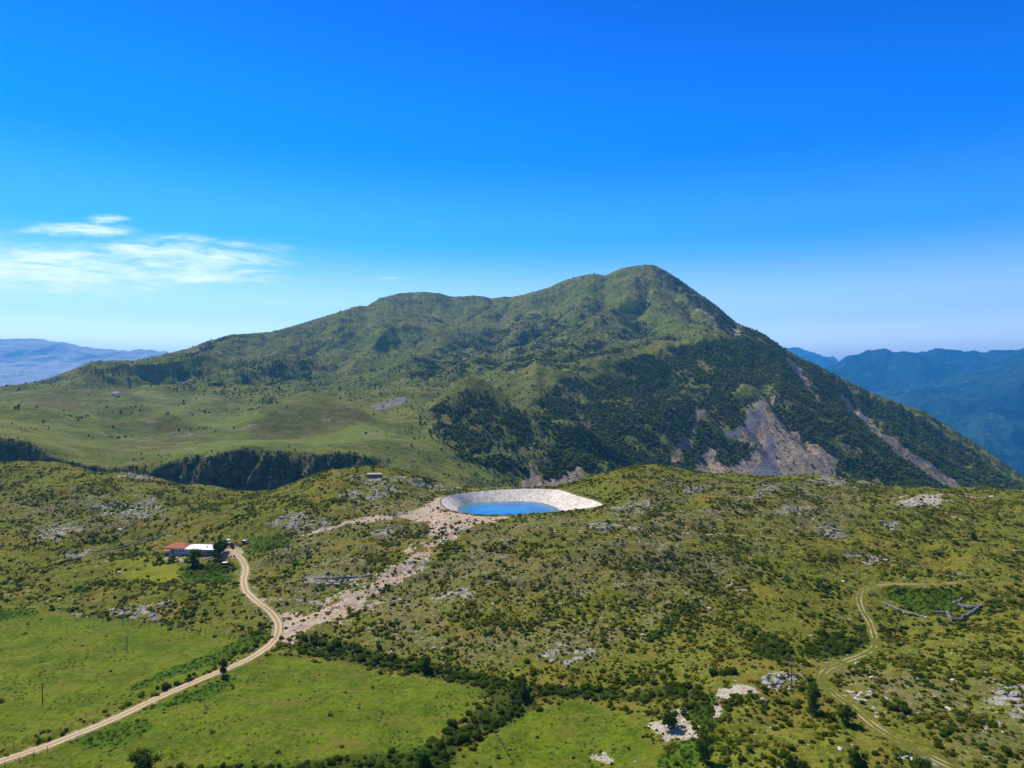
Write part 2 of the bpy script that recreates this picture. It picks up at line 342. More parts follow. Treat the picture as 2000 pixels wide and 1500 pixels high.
def erode(H, dx, rounds, K, m=.45, dif=.08):
    ny, nx = H.shape; H = H.copy(); n = H.size
    offs = [(-1, -1), (-1, 0), (-1, 1), (0, -1), (0, 1), (1, -1), (1, 0), (1, 1)]
    A = np.ones(n)
    for r in range(rounds):
        Hp = np.pad(H, 1, constant_values=1e9); best = np.zeros_like(H); rec = np.arange(n).reshape(H.shape).copy(); dd = np.full(H.shape, dx)
        for dy, dx_ in offs:
            q = Hp[1+dy:1+dy+ny, 1+dx_:1+dx_+nx]; l = dx*math.hypot(dy, dx_); s_ = (H-q)/l
            b = s_ > best; best = np.where(b, s_, best)
            rec = np.where(b, np.arange(n).reshape(H.shape)+dy*nx+dx_, rec); dd = np.where(b, l, dd)
        h = H.ravel().copy(); rec = rec.ravel(); dd = dd.ravel(); order = np.argsort(-h, kind='stable')
        A = [1.0]*n; R = rec.tolist()
        for i in order.tolist():
            j = R[i]
            if j != i: A[j] += A[i]
        A = np.array(A); f = (K*(A*dx*dx)**m/dd)
        hl = h.tolist(); fl = f.tolist()
        for i in order[::-1].tolist():
            j = R[i]
            if j != i:
                c = fl[i]; v_ = (hl[i]+c*hl[j])/(1+c)
                if v_ < hl[i]: hl[i] = v_
        H = np.array(hl).reshape(ny, nx)
        P_ = np.pad(H, 1, 'edge'); H = H + dif*(P_[2:, 1:-1]+P_[:-2, 1:-1]+P_[1:-1, 2:]+P_[1:-1, :-2]-4*H)
    return H, A.reshape(ny, nx)
def blur(a, k):
    for ax in (0, 1):
        c = np.cumsum(np.pad(a, [(k+1, k) if i == ax else (0, 0) for i in (0, 1)], 'edge'), axis=ax)
        a = (np.take(c, np.arange(2*k+1, c.shape[ax]), axis=ax)-np.take(c, np.arange(0, c.shape[ax]-2*k-1), axis=ax))/(2*k+1)
    return a
E1, FLOW = erode(E0, 12.0, 10, .10, .42, .05)
DEL = np.clip(E1-E0, -70, 6); DEL = (DEL-np.median(DEL)*.8)*(.5+.5*sstep(EX/EY, .12, .22))

DEL = DEL*.45+blur(DEL, 1)*.55
RELIEF = DEL - blur(DEL, 9)           # negative in ravines, positive on ribs
gD = Grid(ex[0], ex[-1], ey[0], ey[-1], DEL)
LF = np.log(FLOW)
ms = Sheet(-1.1, 1.1, 620, 4100, 1420, 1050)
Zm = CAMZ + mid_t(ms.U, ms.V*1.3)*ms.Y
keep = ms.Y
Zm = Zm + mtn_noise(ms.X, ms.Y)
ero = gD(ms.X, ms.Y)*sstep(ms.Y, 640, 760)
rel = gD(ms.X, ms.Y, RELIEF); lflow = gD(ms.X, ms.Y, LF)
for px_, d_, h_, rx_, ry_ in [(330, 1085, 13, 62, 42), (130, 1380, 20, 120, 60), (705, 1165, 13, 52, 45), (440, 1260, 9, 70, 36), (60, 1010, 13, 75, 42), (255, 1290, 11, 62, 36), (530, 1430, 10, 75, 40), (930, 1262, 26, 62, 38), (895, 1225, 10, 40, 40),
                              (1115, 1165, 16, 60, 40), (600, 1205, 8, 60, 40), (20, 1500, 14, 110, 50), (340, 1560, 12, 90, 40), (620, 1000, 7, 70, 30), (180, 1130, 8, 60, 30), (850, 1010, 9, 60, 40), (1060, 1080, 8, 40, 30)]:
    Zm = Zm + h_*np.exp(-(((ms.X-(px_-1000)/F*d_)/rx_)**2 + ((ms.Y-d_)/ry_)**2))
# canyon wall below the plateau on the left, cut by side gullies
CAN = [(-320, 800), (0, 800), (60, 800), (110, 792), (170, 788), (240, 782), (320, 790), (400, 808), (460, 820), (540, 806), (590, 838), (650, 856), (710, 850), (760, 840), (900, 860)]
uu_ = ms.U*F+1000
rimd = np.interp(uu_, [c[0] for c in CAN], [c[1] for c in CAN]) + fbm(ms.X, ms.Y*.4, 75, 4, 81)*52 + fbm(ms.X, ms.Y*.4, 24, 3, 82)*8 - 6
dep = 50*(1-sstep(uu_, 700, 840))
Zm = Zm - dep*(1+.35*fbm(ms.X, ms.Y*.3, 50, 3, 84))*sstep(rimd-ms.Y, -4, 52)
canyon = (1-sstep(uu_, 700, 840))*sstep(rimd-ms.Y, -4, 6)
ms.finish(Zm)
def mpoly(p): return ms.poly(p)
plateau = np.zeros_like(ms.Z)
SMOOTH = mpoly([(-200, 770), (0, 762), (120, 752), (250, 760), (420, 772), (600, 768), (700, 790), (770, 830), (840, 880), (760, 900), (640, 872), (460, 872), (300, 895), (150, 880), (-200, 850)])
plateau = sstep(sdf(ms.X, ms.Y, SMOOTH), -60, 40)
fn = fbm(ms.X, ms.Y, 36, 4, 70)*3.4 + np.maximum(ridged(ms.X, ms.Y, 60, 3, 71)-.3, 0)*5
ms.finish(Zm + (ero+fn*(.4+.6*sstep(ms.Y, 1000, 1600)))*(1-.82*plateau) + fbm(ms.X, ms.Y, 60, 3, 75)*1.6 + fbm(ms.X, ms.Y, 240, 2, 76)*13*plateau)

# crest line of the massif, brought to its surveyed outline
CREST = [(-300, 785), (0, 757), (50, 750), (100, 738), (140, 722), (180, 706), (230, 704), (265, 704), (300, 697), (340, 687), (370, 680), (400, 668), (430, 660), (450, 654), (490, 651), (530, 648), (560, 640), (600, 628), (640, 616), (660, 610), (690, 600), (705, 597), (716, 598), (740, 583), (780, 573), (830, 570), (860, 573), (880, 579),
         (900, 579), (925, 577), (945, 579), (962, 583), (985, 579), (1000, 580), (1020, 576), (1045, 569), (1070, 562), (1090, 553), (1110, 545), (1140, 538), (1160, 534), (1180, 538), (1195, 532), (1210, 525), (1235, 520), (1250, 519), (1257, 517), (1275, 517), (1290, 523), (1310, 535), (1330, 548), (1350, 562), (1370, 577), (1385, 586), (1400, 597), (1420, 615), (1440, 631),
         (1465, 641), (1490, 651), (1510, 665), (1530, 680), (1560, 697), (1600, 716), (1640, 736), (1700, 766), (1750, 785), (1800, 801), (1850, 831), (1900, 862), (1950, 896), (2000, 931), (2300, 1080)]
u1 = ms.U[0]; want = (750-np.interp(u1*F+1000, [c[0] for c in CREST], [c[1] for c in CREST]))/F + (fbm(u1*F, u1*0, 9, 3, 83)*1.1)/F
Sx = np.where(ms.Y > 1450, ms.S, -9); dl = Sx.max(0)-want
dl = np.convolve(np.pad(dl, 3, 'edge'), np.ones(7)/7, 'valid')
for _ in range(2):
    wgt = sstep(ms.S, want[None]-.11, want[None]-.004)*sstep(ms.Y, 1350, 1600)
    ms.finish(CAMZ+(ms.S-dl[None]*wgt)*ms.Y); dl = np.where(ms.Y > 1450, ms.S, -9).max(0)-want

# ------------------------------------------------------------------ far mountains: height fields
def far_sheet(pts, u0, u1, d0, d1, nu, nv, rough, sc_, seed, lam=1e-5):
    t = TPS([((a-1000)/F*1.0, math.log(c)*1.0) for a, b, c in pts], [(750-b)/F for a, b, c in pts], lam)
    s = Sheet((u0-1000)/F, (u1-1000)/F, d0, d1, nu, nv)
    z = CAMZ + t(s.U, s.V)*s.Y
    wx = s.X+fbm(s.X, s.Y, sc_, 3, seed+3)*sc_*.35
    z = z + (ridged(wx, s.Y, sc_, 5, seed)-.45)*rough + fbm(s.X, s.Y, sc_*.2, 4, seed+9)*rough*.16
    s.finish(z); return s
frs = far_sheet([(1400,1000,6300),(1700,1000,6300),(2000,1000,6300),(2400,1000,6300),(1400,900,7500),(1700,900,7500),(1850,850,7950),(1880,830,8400),(2000,905,7500),(2400,950,7500),
  (1800,790,9450),(1870,765,9600),(1940,745,9750),(2000,728,9900),(2150,700,10050),(2400,690,10200),(1700,860,9000),
  (1750,765,11100),(1850,750,11400),(1950,735,11700),(1600,740,12000),(1400,740,12750),
  (1640,722,12900),(1660,708,12900),(1680,703,12900),(1720,699,13050),(1790,696,13200),(1810,692,13200),(1850,701,13200),(1890,701,13200),(1940,691,12900),(2000,679,12750),(2120,655,12750),(2400,650,12750),
  (1640,780,15750),(1800,770,16500),(2000,760,16500),(2400,740,16500)], 1380, 2420, 6300, 16500, 620, 420, 400, 2400, 90)
fbs = far_sheet([(1350,760,15399),(1500,760,15399),(1700,800,15399),(2000,790,15399),(1450,672,21000),(1500,674,21000),(1550,684,21000),(1580,691,21000),(1610,704,21000),(1640,720,21000),(1680,745,21000),(1800,770,21700),(2000,770,22400),
  (1350,680,21000),(1450,740,26600),(1640,780,26600),(2000,790,26600)], 1300, 2100, 15400, 26600, 300, 160, 560, 3200, 130)
fls = far_sheet([(-400,800,8500),(-100,790,8500),(200,790,8500),(450,790,8500),(-100,752,10000),(60,748,10000),(200,760,10000),(0,715,12200),(150,720,12200),(300,725,12200),
  (-400,655,14000),(-200,662,14000),(0,664,14000),(60,664,14000),(120,671,14000),(150,672,14100),(200,676,14000),(240,684,14000),(268,682,14000),(300,694,14200),(360,705,14400),(450,725,14500),
  (-300,780,17500),(0,780,17500),(300,780,17500),(500,790,17500)], -420, 520, 8500, 17500, 600, 320, 210, 2300, 160)

# ------------------------------------------------------------------ ground cover masks of the near hillside (places, in metres)
nX, nY = ns.X, ns.Y
jit = fbm(nX, nY, 14, 3, 200)*5 + fbm(nX, nY, 3.5, 2, 201)*1.6
def area(px, soft=2.0, j=1.0, sheet=ns, jt=None):
    P = sheet.poly(px); d = sdf(sheet.X, sheet.Y, P)
    return sstep(d+(jit if jt is None else jt)*j, -soft, soft)
meadow = np.maximum.reduce([sstep(sdf(nX, nY, P)+jit*.35, -1.5, 1.5) for P in (FIELD_L, FIELD_M, FIELD_R)])
lush = np.maximum.reduce([area(p, 2, .6) for p in (
    [(250, 1352), (330, 1325), (440, 1287), (500, 1262), (525, 1240), (490, 1235), (440, 1262), (350, 1300), (255, 1340)],
    [(285, 1385), (380, 1350), (450, 1318), (480, 1325), (420, 1355), (330, 1385)],
    [(140, 1448), (200, 1425), (290, 1402), (300, 1422), (240, 1452), (170, 1468)],
    [(0, 1186), (60, 1188), (75, 1200), (0, 1212), (-80, 1212), (-80, 1180)],
    [(1730, 1150), (1830, 1150), (1900, 1160), (1850, 1205), (1790, 1200), (1730, 1170)],
    [(490, 1048), (560, 1045), (575, 1062), (510, 1080), (480, 1078)],
    [(350, 1105), (440, 1100), (460, 1130), (400, 1140), (350, 1128)],
    [(700, 1500), (760, 1470), (900, 1440), (880, 1490), (820, 1530), (700, 1540)],
    [(1280, 1480), (1340, 1440), (1350, 1380), (1400, 1350), (1420, 1400), (1380, 1480), (1350, 1530)])])
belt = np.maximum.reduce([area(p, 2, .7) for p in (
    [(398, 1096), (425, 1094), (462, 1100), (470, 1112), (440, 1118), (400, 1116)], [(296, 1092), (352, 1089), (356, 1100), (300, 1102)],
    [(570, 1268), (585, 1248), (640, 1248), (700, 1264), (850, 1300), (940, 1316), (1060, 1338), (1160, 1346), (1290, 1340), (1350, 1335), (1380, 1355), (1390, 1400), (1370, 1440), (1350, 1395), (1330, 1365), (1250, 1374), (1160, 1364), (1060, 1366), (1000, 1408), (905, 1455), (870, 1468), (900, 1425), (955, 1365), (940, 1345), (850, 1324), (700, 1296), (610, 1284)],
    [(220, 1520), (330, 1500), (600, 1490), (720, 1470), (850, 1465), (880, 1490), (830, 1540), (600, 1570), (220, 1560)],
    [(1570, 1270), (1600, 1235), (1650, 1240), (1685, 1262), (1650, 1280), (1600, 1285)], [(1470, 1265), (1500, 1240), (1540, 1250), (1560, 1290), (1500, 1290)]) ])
yellow = area([(228, 1100), (262, 1088), (330, 1092), (352, 1108), (350, 1132), (290, 1135), (240, 1122)], 3, .9)
dirt = np.maximum.reduce([area(p, 2.5, .9) for p in (
    [(768, 1010), (820, 992), (850, 975), (872, 962), (862, 985), (880, 1000), (960, 1010), (1000, 1010), (960, 1020), (905, 1035), (870, 1045), (840, 1052), (832, 1040), (842, 1016), (800, 1016)],
    [(555, 1262), (530, 1248), (548, 1232), (600, 1232), (575, 1250)],
    [(545, 1215), (600, 1200), (690, 1160), (760, 1118), (815, 1078), (835, 1080), (800, 1120), (730, 1165), (650, 1215), (590, 1240), (548, 1240)])])
rub = area([(500, 1160), (560, 1185), (690, 1150), (760, 1108), (820, 1050), (850, 1020), (905, 1035), (860, 1075), (800, 1135), (730, 1180), (640, 1235), (560, 1245), (540, 1205)], 5, 1.6)
dirt = np.maximum(dirt*.95, rub*(.15+.7*sstep(fbm(nX, nY*.8, 9, 5, 210, .65), -.12, .22)))
dirt = np.maximum(dirt, area([(640, 1030), (700, 1012), (770, 1005), (768, 1018), (700, 1024), (600, 1046), (580, 1046)], 2, .5)*.8)
dirt = np.maximum(dirt, (1-sstep(dtrack, 1.5, 4.5))*.25*sstep(fbm(nX, nY, 9, 3, 5), -.3, .4))
dirt = np.maximum(dirt, (1-sstep(droad, 1.7, 3.0))*.7)
dirt = np.maximum(dirt, area([(425, 1080), (445, 1066), (470, 1064), (478, 1078), (455, 1090), (430, 1090)], 2, .6)*.85)
dirt = np.maximum(dirt, area([(315, 1086), (350, 1086), (400, 1094), (395, 1102), (340, 1098), (315, 1094)], 2, .6)*.5)
def path(px, wdt, val):
    L = smooth_line(ns.poly(px), 6); d, _ = pdist(nX, nY, L)
    return (1-sstep(d+jit*.15, wdt*.5, wdt*1.1))*val
for p, wd, vl in (([(1180, 1022), (1250, 1033), (1330, 1043), (1420, 1044), (1510, 1050)], 1.6, .55), ([(1818, 985), (1840, 1000), (1890, 1027)], 2.2, .5),
                  ([(1100, 1130), (1250, 1135), (1400, 1140), (1600, 1128)], .9, .3), ([(800, 1250), (930, 1262), (1060, 1255), (1180, 1272)], .9, .35), ([(850, 1215), (960, 1200), (1100, 1186)], .8, .35),
                  ([(850, 1215), (700, 1240)], .8, .3), ([(1950, 970), (1800, 968), (1740, 975)], 2.0, .6), ([(452, 985), (440, 1010), (400, 1040)], .9, .3)):
    dirt = np.maximum(dirt, path(p, wd, vl))
white = np.maximum.reduce([area(p, 1.6, 1.0) for p in (
    [(1257, 1402), (1275, 1405), (1310, 1418), (1318, 1384), (1330, 1382), (1345, 1405), (1367, 1415), (1360, 1440), (1335, 1445), (1300, 1448), (1262, 1425)],
    [(1390, 1395), (1400, 1350), (1455, 1340), (1465, 1350), (1430, 1362), (1412, 1380), (1400, 1398)],
    [(1158, 1473), (1170, 1475), (1195, 1485), (1190, 1492), (1165, 1488)])])
ROCKS = [[(202, 1190), (265, 1185), (330, 1176), (334, 1190), (300, 1203), (235, 1208)], [(110, 1186), (150, 1192), (200, 1200), (195, 1208), (130, 1198)],
    [(1480, 1320), (1530, 1308), (1560, 1320), (1550, 1350), (1530, 1368), (1505, 1345)], [(1640, 1350), (1700, 1342), (1710, 1352), (1680, 1375), (1655, 1372)],
    [(1200, 988), (1270, 972), (1285, 985), (1260, 1002), (1205, 1005)], [(1140, 1022), (1185, 1020), (1205, 1035), (1180, 1042), (1150, 1040)], [(1325, 955), (1355, 945), (1378, 962), (1350, 970)],
    [(210, 932), (265, 912), (315, 925), (320, 938), (260, 935)], [(505, 1028), (560, 1005), (640, 1012), (650, 1030), (560, 1040)], [(590, 1128), (660, 1118), (730, 1128), (700, 1145), (600, 1142)],
    [(575, 1170), (620, 1160), (640, 1175), (600, 1190)], [(1595, 1030), (1640, 1030), (1660, 1050), (1610, 1052)], [(1720, 1018), (1760, 1020), (1752, 1036), (1722, 1034)], [(1390, 1138), (1430, 1132), (1445, 1150), (1400, 1156)],
    [(1680, 1095), (1725, 1078), (1730, 1095), (1700, 1110)], [(1840, 1125), (1880, 1115), (1875, 1130)], [(1750, 985), (1810, 968), (1840, 975), (1810, 992), (1780, 998)], [(1935, 1360), (2010, 1330), (2060, 1380), (2000, 1420), (1940, 1390)],
    [(1745, 1470), (1800, 1462), (1830, 1485), (1770, 1492)], [(120, 1080), (180, 1072), (185, 1085), (130, 1088)], [(60, 1040), (130, 1020), (160, 1035), (90, 1060)], [(820, 1030), (750, 1050), (700, 1045), (760, 1032)],
    [(840, 1160), (900, 1152), (930, 1165), (880, 1172), (850, 1170)], [(930, 1182), (975, 1176), (985, 1192), (940, 1195)], [(1040, 1270), (1110, 1258), (1180, 1262), (1170, 1282), (1080, 1295), (1045, 1290)], [(1480, 1000), (1560, 985), (1600, 990), (1530, 1012)],
    [(180, 985), (300, 975), (330, 1000), (240, 1012)], [(1450, 970), (1500, 945), (1540, 950), (1500, 975)], [(640, 925), (700, 930), (900, 940), (880, 960), (720, 950)], [(650, 960), (760, 945), (800, 965), (700, 985)],
    [(780, 1095), (840, 1085), (850, 1100), (800, 1115)], [(1560, 940), (1640, 930), (1700, 940), (1640, 952)], [(1650, 1080), (1700, 1070), (1690, 1085)], [(1900, 1400), (1960, 1410), (1920, 1440)]]
rock = np.maximum.reduce([area(p, 3.0, 1.6) for p in ROCKS])
rock = rock*(.15+.6*sstep(fbm(nX*.6, nY*1.5, 5, 3, 220), -.25, .25))
stony = np.maximum.reduce([area(p, 14, 3) for p in (
    [(500, 1040), (640, 1000), (900, 940), (860, 1000), (830, 1050), (740, 1120), (620, 1190), (520, 1200), (490, 1120)], [(640, 1200), (760, 1130), (880, 1040), (1000, 1020), (1250, 990), (1500, 1030), (1450, 1150), (1250, 1260), (1000, 1290), (800, 1280)],
    [(1150, 1010), (1300, 930), (1500, 940), (1750, 950), (1650, 1040), (1350, 1050)], [(1620, 1300), (1950, 1330), (2080, 1420), (1900, 1520), (1720, 1400)], [(0, 960), (300, 960), (330, 1010), (100, 1050), (0, 1030)])])
stony = stony*(1-meadow)
rock = np.maximum(rock, stony*(.05+.32*sstep(fbm(nX*.55, nY*1.4, 12, 5, 230, .7), .02, .35)))
rock = np.maximum(rock, (1-meadow)*(.0+.28*sstep(fbm(nX*.6, nY*1.3, 16, 5, 240, .7), .18, .5)))
white = np.maximum(white, area([(1740, 985), (1800, 966), (1840, 968), (1860, 978), (1800, 990)], 3, 1)*.6)
for m_ in (meadow, lush, belt): rock = rock*(1-.9*m_)
roadclear = np.minimum(droad, dtrack)

# ------------------------------------------------------------------ materials
def new_mat(name):
    m = bpy.data.materials.new(name); m.use_nodes = True; t = NT(m.node_tree); t.n.clear()
    b = t.node('ShaderNodeBsdfPrincipled'); o = t.node('ShaderNodeOutputMaterial'); t.l.new(b.outputs[0], o.inputs[0])
    b.inputs['Roughness'].default_value = 1; b.inputs['Specular IOR Level'].default_value = .02
    return m, t, b
def plain(name, col, rough=.8, var=.15, scale=3.0, metal=0.0, spec=.3):
    m, t, b = new_mat(name); p = t.node('ShaderNodeTexCoord').outputs['Object']
    n = t.noise(p, scale, 4, .6)
    c = t.mix(t.step(n, .3, .7), tuple(x*(1-var) for x in col), tuple(min(1, x*(1+var)) for x in col))
    t.set(b, 'Base Color', c); t.set(b, 'Roughness', rough); t.set(b, 'Metallic', metal); t.set(b, 'Specular IOR Level', spec)
    return m
def bump(t, b, h, dist, strength=1.0):
    n = t.node('ShaderNodeBump', inp={'Height': h, 'Distance': dist, 'Strength': strength}); t.set(b, 'Normal', n.outputs[0])
def leafy(name, c1, c2, c3, tint=.25):
    m, t, b = new_mat(name)
    oi = t.node('ShaderNodeObjectInfo').outputs['Random']; p = t.node('ShaderNodeTexCoord').outputs['Object']
    n = t.noise(p, 2.2, 3, .6); n2 = t.noise(p, 9, 2, .5)
    c = t.mix(t.step(oi, 0, 1), c1, c2); c = t.mix(t.math('MULTIPLY', t.step(n, .4, .7), .7), c, c3)
    c = t.mix(t.math('MULTIPLY', n2, tint), c, (c3[0]*1.5, c3[1]*1.5, c3[2]*1.2))
    t.set(b, 'Base Color', c); t.set(b, 'Roughness', .75)
    tr = t.node('ShaderNodeBsdfTranslucent'); t.set(tr, 'Color', t.mix(1.0, c, (1.6, 1.7, .9), 'MULTIPLY')); ms_ = t.node('ShaderNodeMixShader', inp={0: .38})
    out = [q for q in t.n if q.type == 'OUTPUT_MATERIAL'][0]; t.l.new(b.outputs[0], ms_.inputs[1]); t.l.new(tr.outputs[0], ms_.inputs[2]); t.l.new(ms_.outputs[0], out.inputs[0])
    return m

gm, t, b = new_mat('hillside_ground')
P = t.node('ShaderNodeNewGeometry').outputs['Position']
a1 = t.node('ShaderNodeAttribute', attribute_name='cover'); s1 = t.node('ShaderNodeSeparateColor', inp={0: a1.outputs['Color']}).outputs
a2 = t.node('ShaderNodeAttribute', attribute_name='cover2'); s2 = t.node('ShaderNodeSeparateColor', inp={0: a2.outputs['Color']}).outputs
nb = t.noise(P, .012, 4, .6); nm = t.noise(P, .07, 5, .65); nf = t.noise(P, .45, 5, .7); nff = t.noise(P, 2.2, 3, .6); nst = t.noise(t.vmath('MULTIPLY', P, (.10, .35, .3)), 1.0, 5, .65)
a3 = t.node('ShaderNodeAttribute', attribute_name='cover3').outputs['Color']; s2x = t.node('ShaderNodeSeparateColor', inp={0: a3}).outputs[0]
scrub = t.mix(t.step(nf, .38, .62), (.085, .10, .008), (.19, .195, .022))
scrub = t.mix(t.math('MULTIPLY', t.step(nm, .48, .68), .75), scrub, (.15, .14, .022))
scrub = t.mix(t.math('MULTIPLY', t.step(nb, .5, .68), .6), scrub, (.125, .15, .014))
scrub = t.mix(t.math('MULTIPLY', t.step(t.noise(P, .035, 5, .65), .5, .62), .6), scrub, (.21, .165, .022))
scrub = t.mix(t.math('MULTIPLY', s2x, t.step(nf, .4, .6)), scrub, (.20, .165, .09))
scrub = t.mix(t.math('MULTIPLY', t.step(nst, .52, .7), .55), scrub, (.155, .105, .045))
scrub = t.mix(t.math('MULTIPLY', t.step(nff, .5, .62), .5), scrub, (.035, .042, .006))
scrub = t.mix(t.math('MULTIPLY', t.step(t.noise(P, 1.1, 4, .7), .55, .68), .55), scrub, (.24, .21, .12))
mead = t.mix(t.step(nm, .38, .62), (.064, .108, .003), (.130, .172, .006))
mead = t.mix(t.math('MULTIPLY', t.step(t.noise(P, .16, 5, .7), .45, .7), .6), mead, (.165, .195, .022))
mead = t.mix(t.math('MULTIPLY', t.step(nf, .45, .68), .7), mead, (.038, .066, .004))
mead = t.mix(t.math('MULTIPLY', t.step(nff, .5, .66), .45), mead, (.14, .155, .03))
mv = t.noise(P, .8, 4, .75, .5); mead = t.mix(t.math('MULTIPLY', t.step(mv, .52, .6), .55), mead, (.165, .18, .04)); mead = t.mix(t.math('MULTIPLY', t.math('SUBTRACT', 1.0, t.step(mv, .38, .46)), .45), mead, (.030, .050, .003))
mead = t.mix(t.math('MULTIPLY', t.step(t.noise(t.vmath('MULTIPLY', P, (.05, .16, .1)), 1.0, 5, .7), .5, .68), .6), mead, (.17, .125, .030))
lushc = t.mix(t.step(nf, .35, .65), (.04, .075, .007), (.085, .14, .012))
rv = t.node('ShaderNodeTexVoronoi', inp={'Vector': P, 'Scale': .9}); rvd = rv.outputs['Distance']
rockc = t.mix(t.step(nf, .35, .7), (.20, .185, .155), (.44, .41, .36)); rockc = t.mix(t.math('MULTIPLY', t.step(nff, .5, .7), .5), rockc, (.09, .085, .045))
dirtc = t.mix(t.step(nf, .3, .7), (.33, .245, .165), (.54, .42, .31)); dirtc = t.mix(t.math('MULTIPLY', t.step(nff, .5, .75), .35), dirtc, (.2, .15, .10))
whitec = t.mix(t.step(nff, .38, .62), (.24, .20, .14), (.54, .475, .39))
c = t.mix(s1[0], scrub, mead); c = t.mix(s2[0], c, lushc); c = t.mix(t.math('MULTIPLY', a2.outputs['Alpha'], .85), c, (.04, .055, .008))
c = t.mix(s2[1], c, t.mix(nf, (.17, .17, .012), (.20, .22, .02)))
def edge(mask, noise, k=1.6): return t.step(t.math('ADD', mask, t.math('MULTIPLY', t.math('SUBTRACT', noise, .5), k)), .42, .58)
c = t.mix(edge(s1[1], nf, 1.3), c, dirtc); c = t.mix(edge(s1[2], t.math('ADD', t.math('MULTIPLY', nff, .6), t.math('MULTIPLY', nf, .4)), 2.6), c, rockc); c = t.mix(edge(s2[2], nff, 1.3), c, whitec)
t.set(b, 'Base Color', c)
hgt = t.math('ADD', t.math('MULTIPLY', nf, .7), t.math('MULTIPLY', nff, .3)); bump(t, b, hgt, .8, .8)

mm, t, b = new_mat('mountain_ground')
P = t.node('ShaderNodeNewGeometry').outputs['Position']
a1 = t.node('ShaderNodeAttribute', attribute_name='cover'); s1 = t.node('ShaderNodeSeparateColor', inp={0: a1.outputs['Color']}).outputs
a2 = t.node('ShaderNodeAttribute', attribute_name='cover2'); s2 = t.node('ShaderNodeSeparateColor', inp={0: a2.outputs['Color']}).outputs
nb = t.noise(P, .0035, 4, .6); nm = t.noise(P, .016, 5, .65); nf = t.noise(P, .09, 5, .7); nff = t.noise(P, .35, 4, .65)
g = t.mix(t.step(nm, .38, .62), (.10, .125, .018), (.215, .22, .040))
g = t.mix(t.math('MULTIPLY', t.step(nb, .45, .65), .6), g, (.115, .175, .022))
g = t.mix(t.math('MULTIPLY', t.step(nf, .48, .62), .6), g, (.20, .165, .075))
g = t.mix(t.math('MULTIPLY', t.step(nff, .5, .66), .45), g, (.045, .06, .014))
g = t.mix(t.math('MULTIPLY', t.step(t.noise(P, .03, 6, .75), .5, .6), .5), g, (.08, .095, .022))
fg = t.mix(t.step(nf, .38, .62), (.05, .065, .012), (.18, .155, .08))
fld = t.mix(t.step(nf, .35, .65), (.12, .165, .025), (.19, .215, .045)); brn = t.mix(t.step(nf, .3, .7), (.105, .098, .026), (.165, .14, .045))
strk = t.noise(t.vmath('MULTIPLY', P, (.12, .012, .01)), 1.0, 5, .7)
scree = t.mix(t.step(nf, .3, .7), (.22, .165, .11), (.40, .32, .235)); scree = t.mix(t.math('MULTIPLY', t.step(strk, .47, .54), .7), scree, (.17, .145, .12))
gry = t.mix(strk, (.10, .10, .115), (.20, .195, .21))
c = t.mix(s1[0], g, fg); c = t.mix(s1[2], c, brn); c = t.mix(s1[1], c, fld)
c = t.mix(t.step(t.math('ADD', s2[2], t.math('MULTIPLY', t.math('SUBTRACT', nff, .5), 1.6)), .42, .62), c, t.mix(nff, (.17, .15, .12), (.30, .27, .23)))
c = t.mix(t.step(t.math('ADD', s2[0], t.math('MULTIPLY', t.math('SUBTRACT', nf, .5), 1.2)), .42, .62), c, scree)
c = t.mix(t.step(t.math('ADD', s2[1], t.math('MULTIPLY', t.math('SUBTRACT', nf, .5), .8)), .42, .62), c, gry)
t.set(b, 'Base Color', c); bump(t, b, t.math('ADD', nff, t.math('MULTIPLY', nf, 2.0)), 3.5, .8)

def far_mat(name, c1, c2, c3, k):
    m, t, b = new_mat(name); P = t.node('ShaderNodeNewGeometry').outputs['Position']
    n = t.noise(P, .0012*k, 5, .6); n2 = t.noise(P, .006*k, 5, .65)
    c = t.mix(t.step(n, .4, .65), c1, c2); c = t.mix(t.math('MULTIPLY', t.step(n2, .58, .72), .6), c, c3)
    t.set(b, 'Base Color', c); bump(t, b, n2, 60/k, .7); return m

# ------------------------------------------------------------------ terrain objects
ns.mesh('hillside', gm, {'cover': (meadow, dirt, rock), 'cover2': (lush, yellow, white, belt), 'cover3': (stony*sstep(fbm(nX, nY, 34, 4, 260), -.3, .2),)})
mX, mY = ms.X, ms.Y
mj = fbm(mX, mY, 45, 4, 300)*22 + fbm(mX, mY, 12, 3, 301)*7
def marea(px, soft=6, j=1.0): return area(px, soft, j, ms, mj)
fieldg = .9*np.maximum.reduce([marea(p, 7, .45) for p in ([(560, 862), (640, 850), (700, 828), (745, 826), (775, 838), (760, 856), (700, 862), (620, 870)], [(230, 893), (330, 878), (430, 862), (540, 858), (600, 862), (440, 876), (330, 892)],
    [(370, 815), (440, 808), (520, 812), (500, 822), (380, 826)], [(100, 832), (200, 832), (210, 842), (110, 846)])])
brown = .8*np.maximum.reduce([marea(p, 22, 1.0) for p in ([(480, 845), (520, 800), (580, 775), (640, 775), (720, 818), (690, 838), (560, 862), (490, 856)], [(230, 865), (280, 828), (350, 822), (420, 845), (440, 862), (350, 878), (240, 885)], [(40, 780), (120, 755), (200, 765), (180, 790), (80, 800)])])
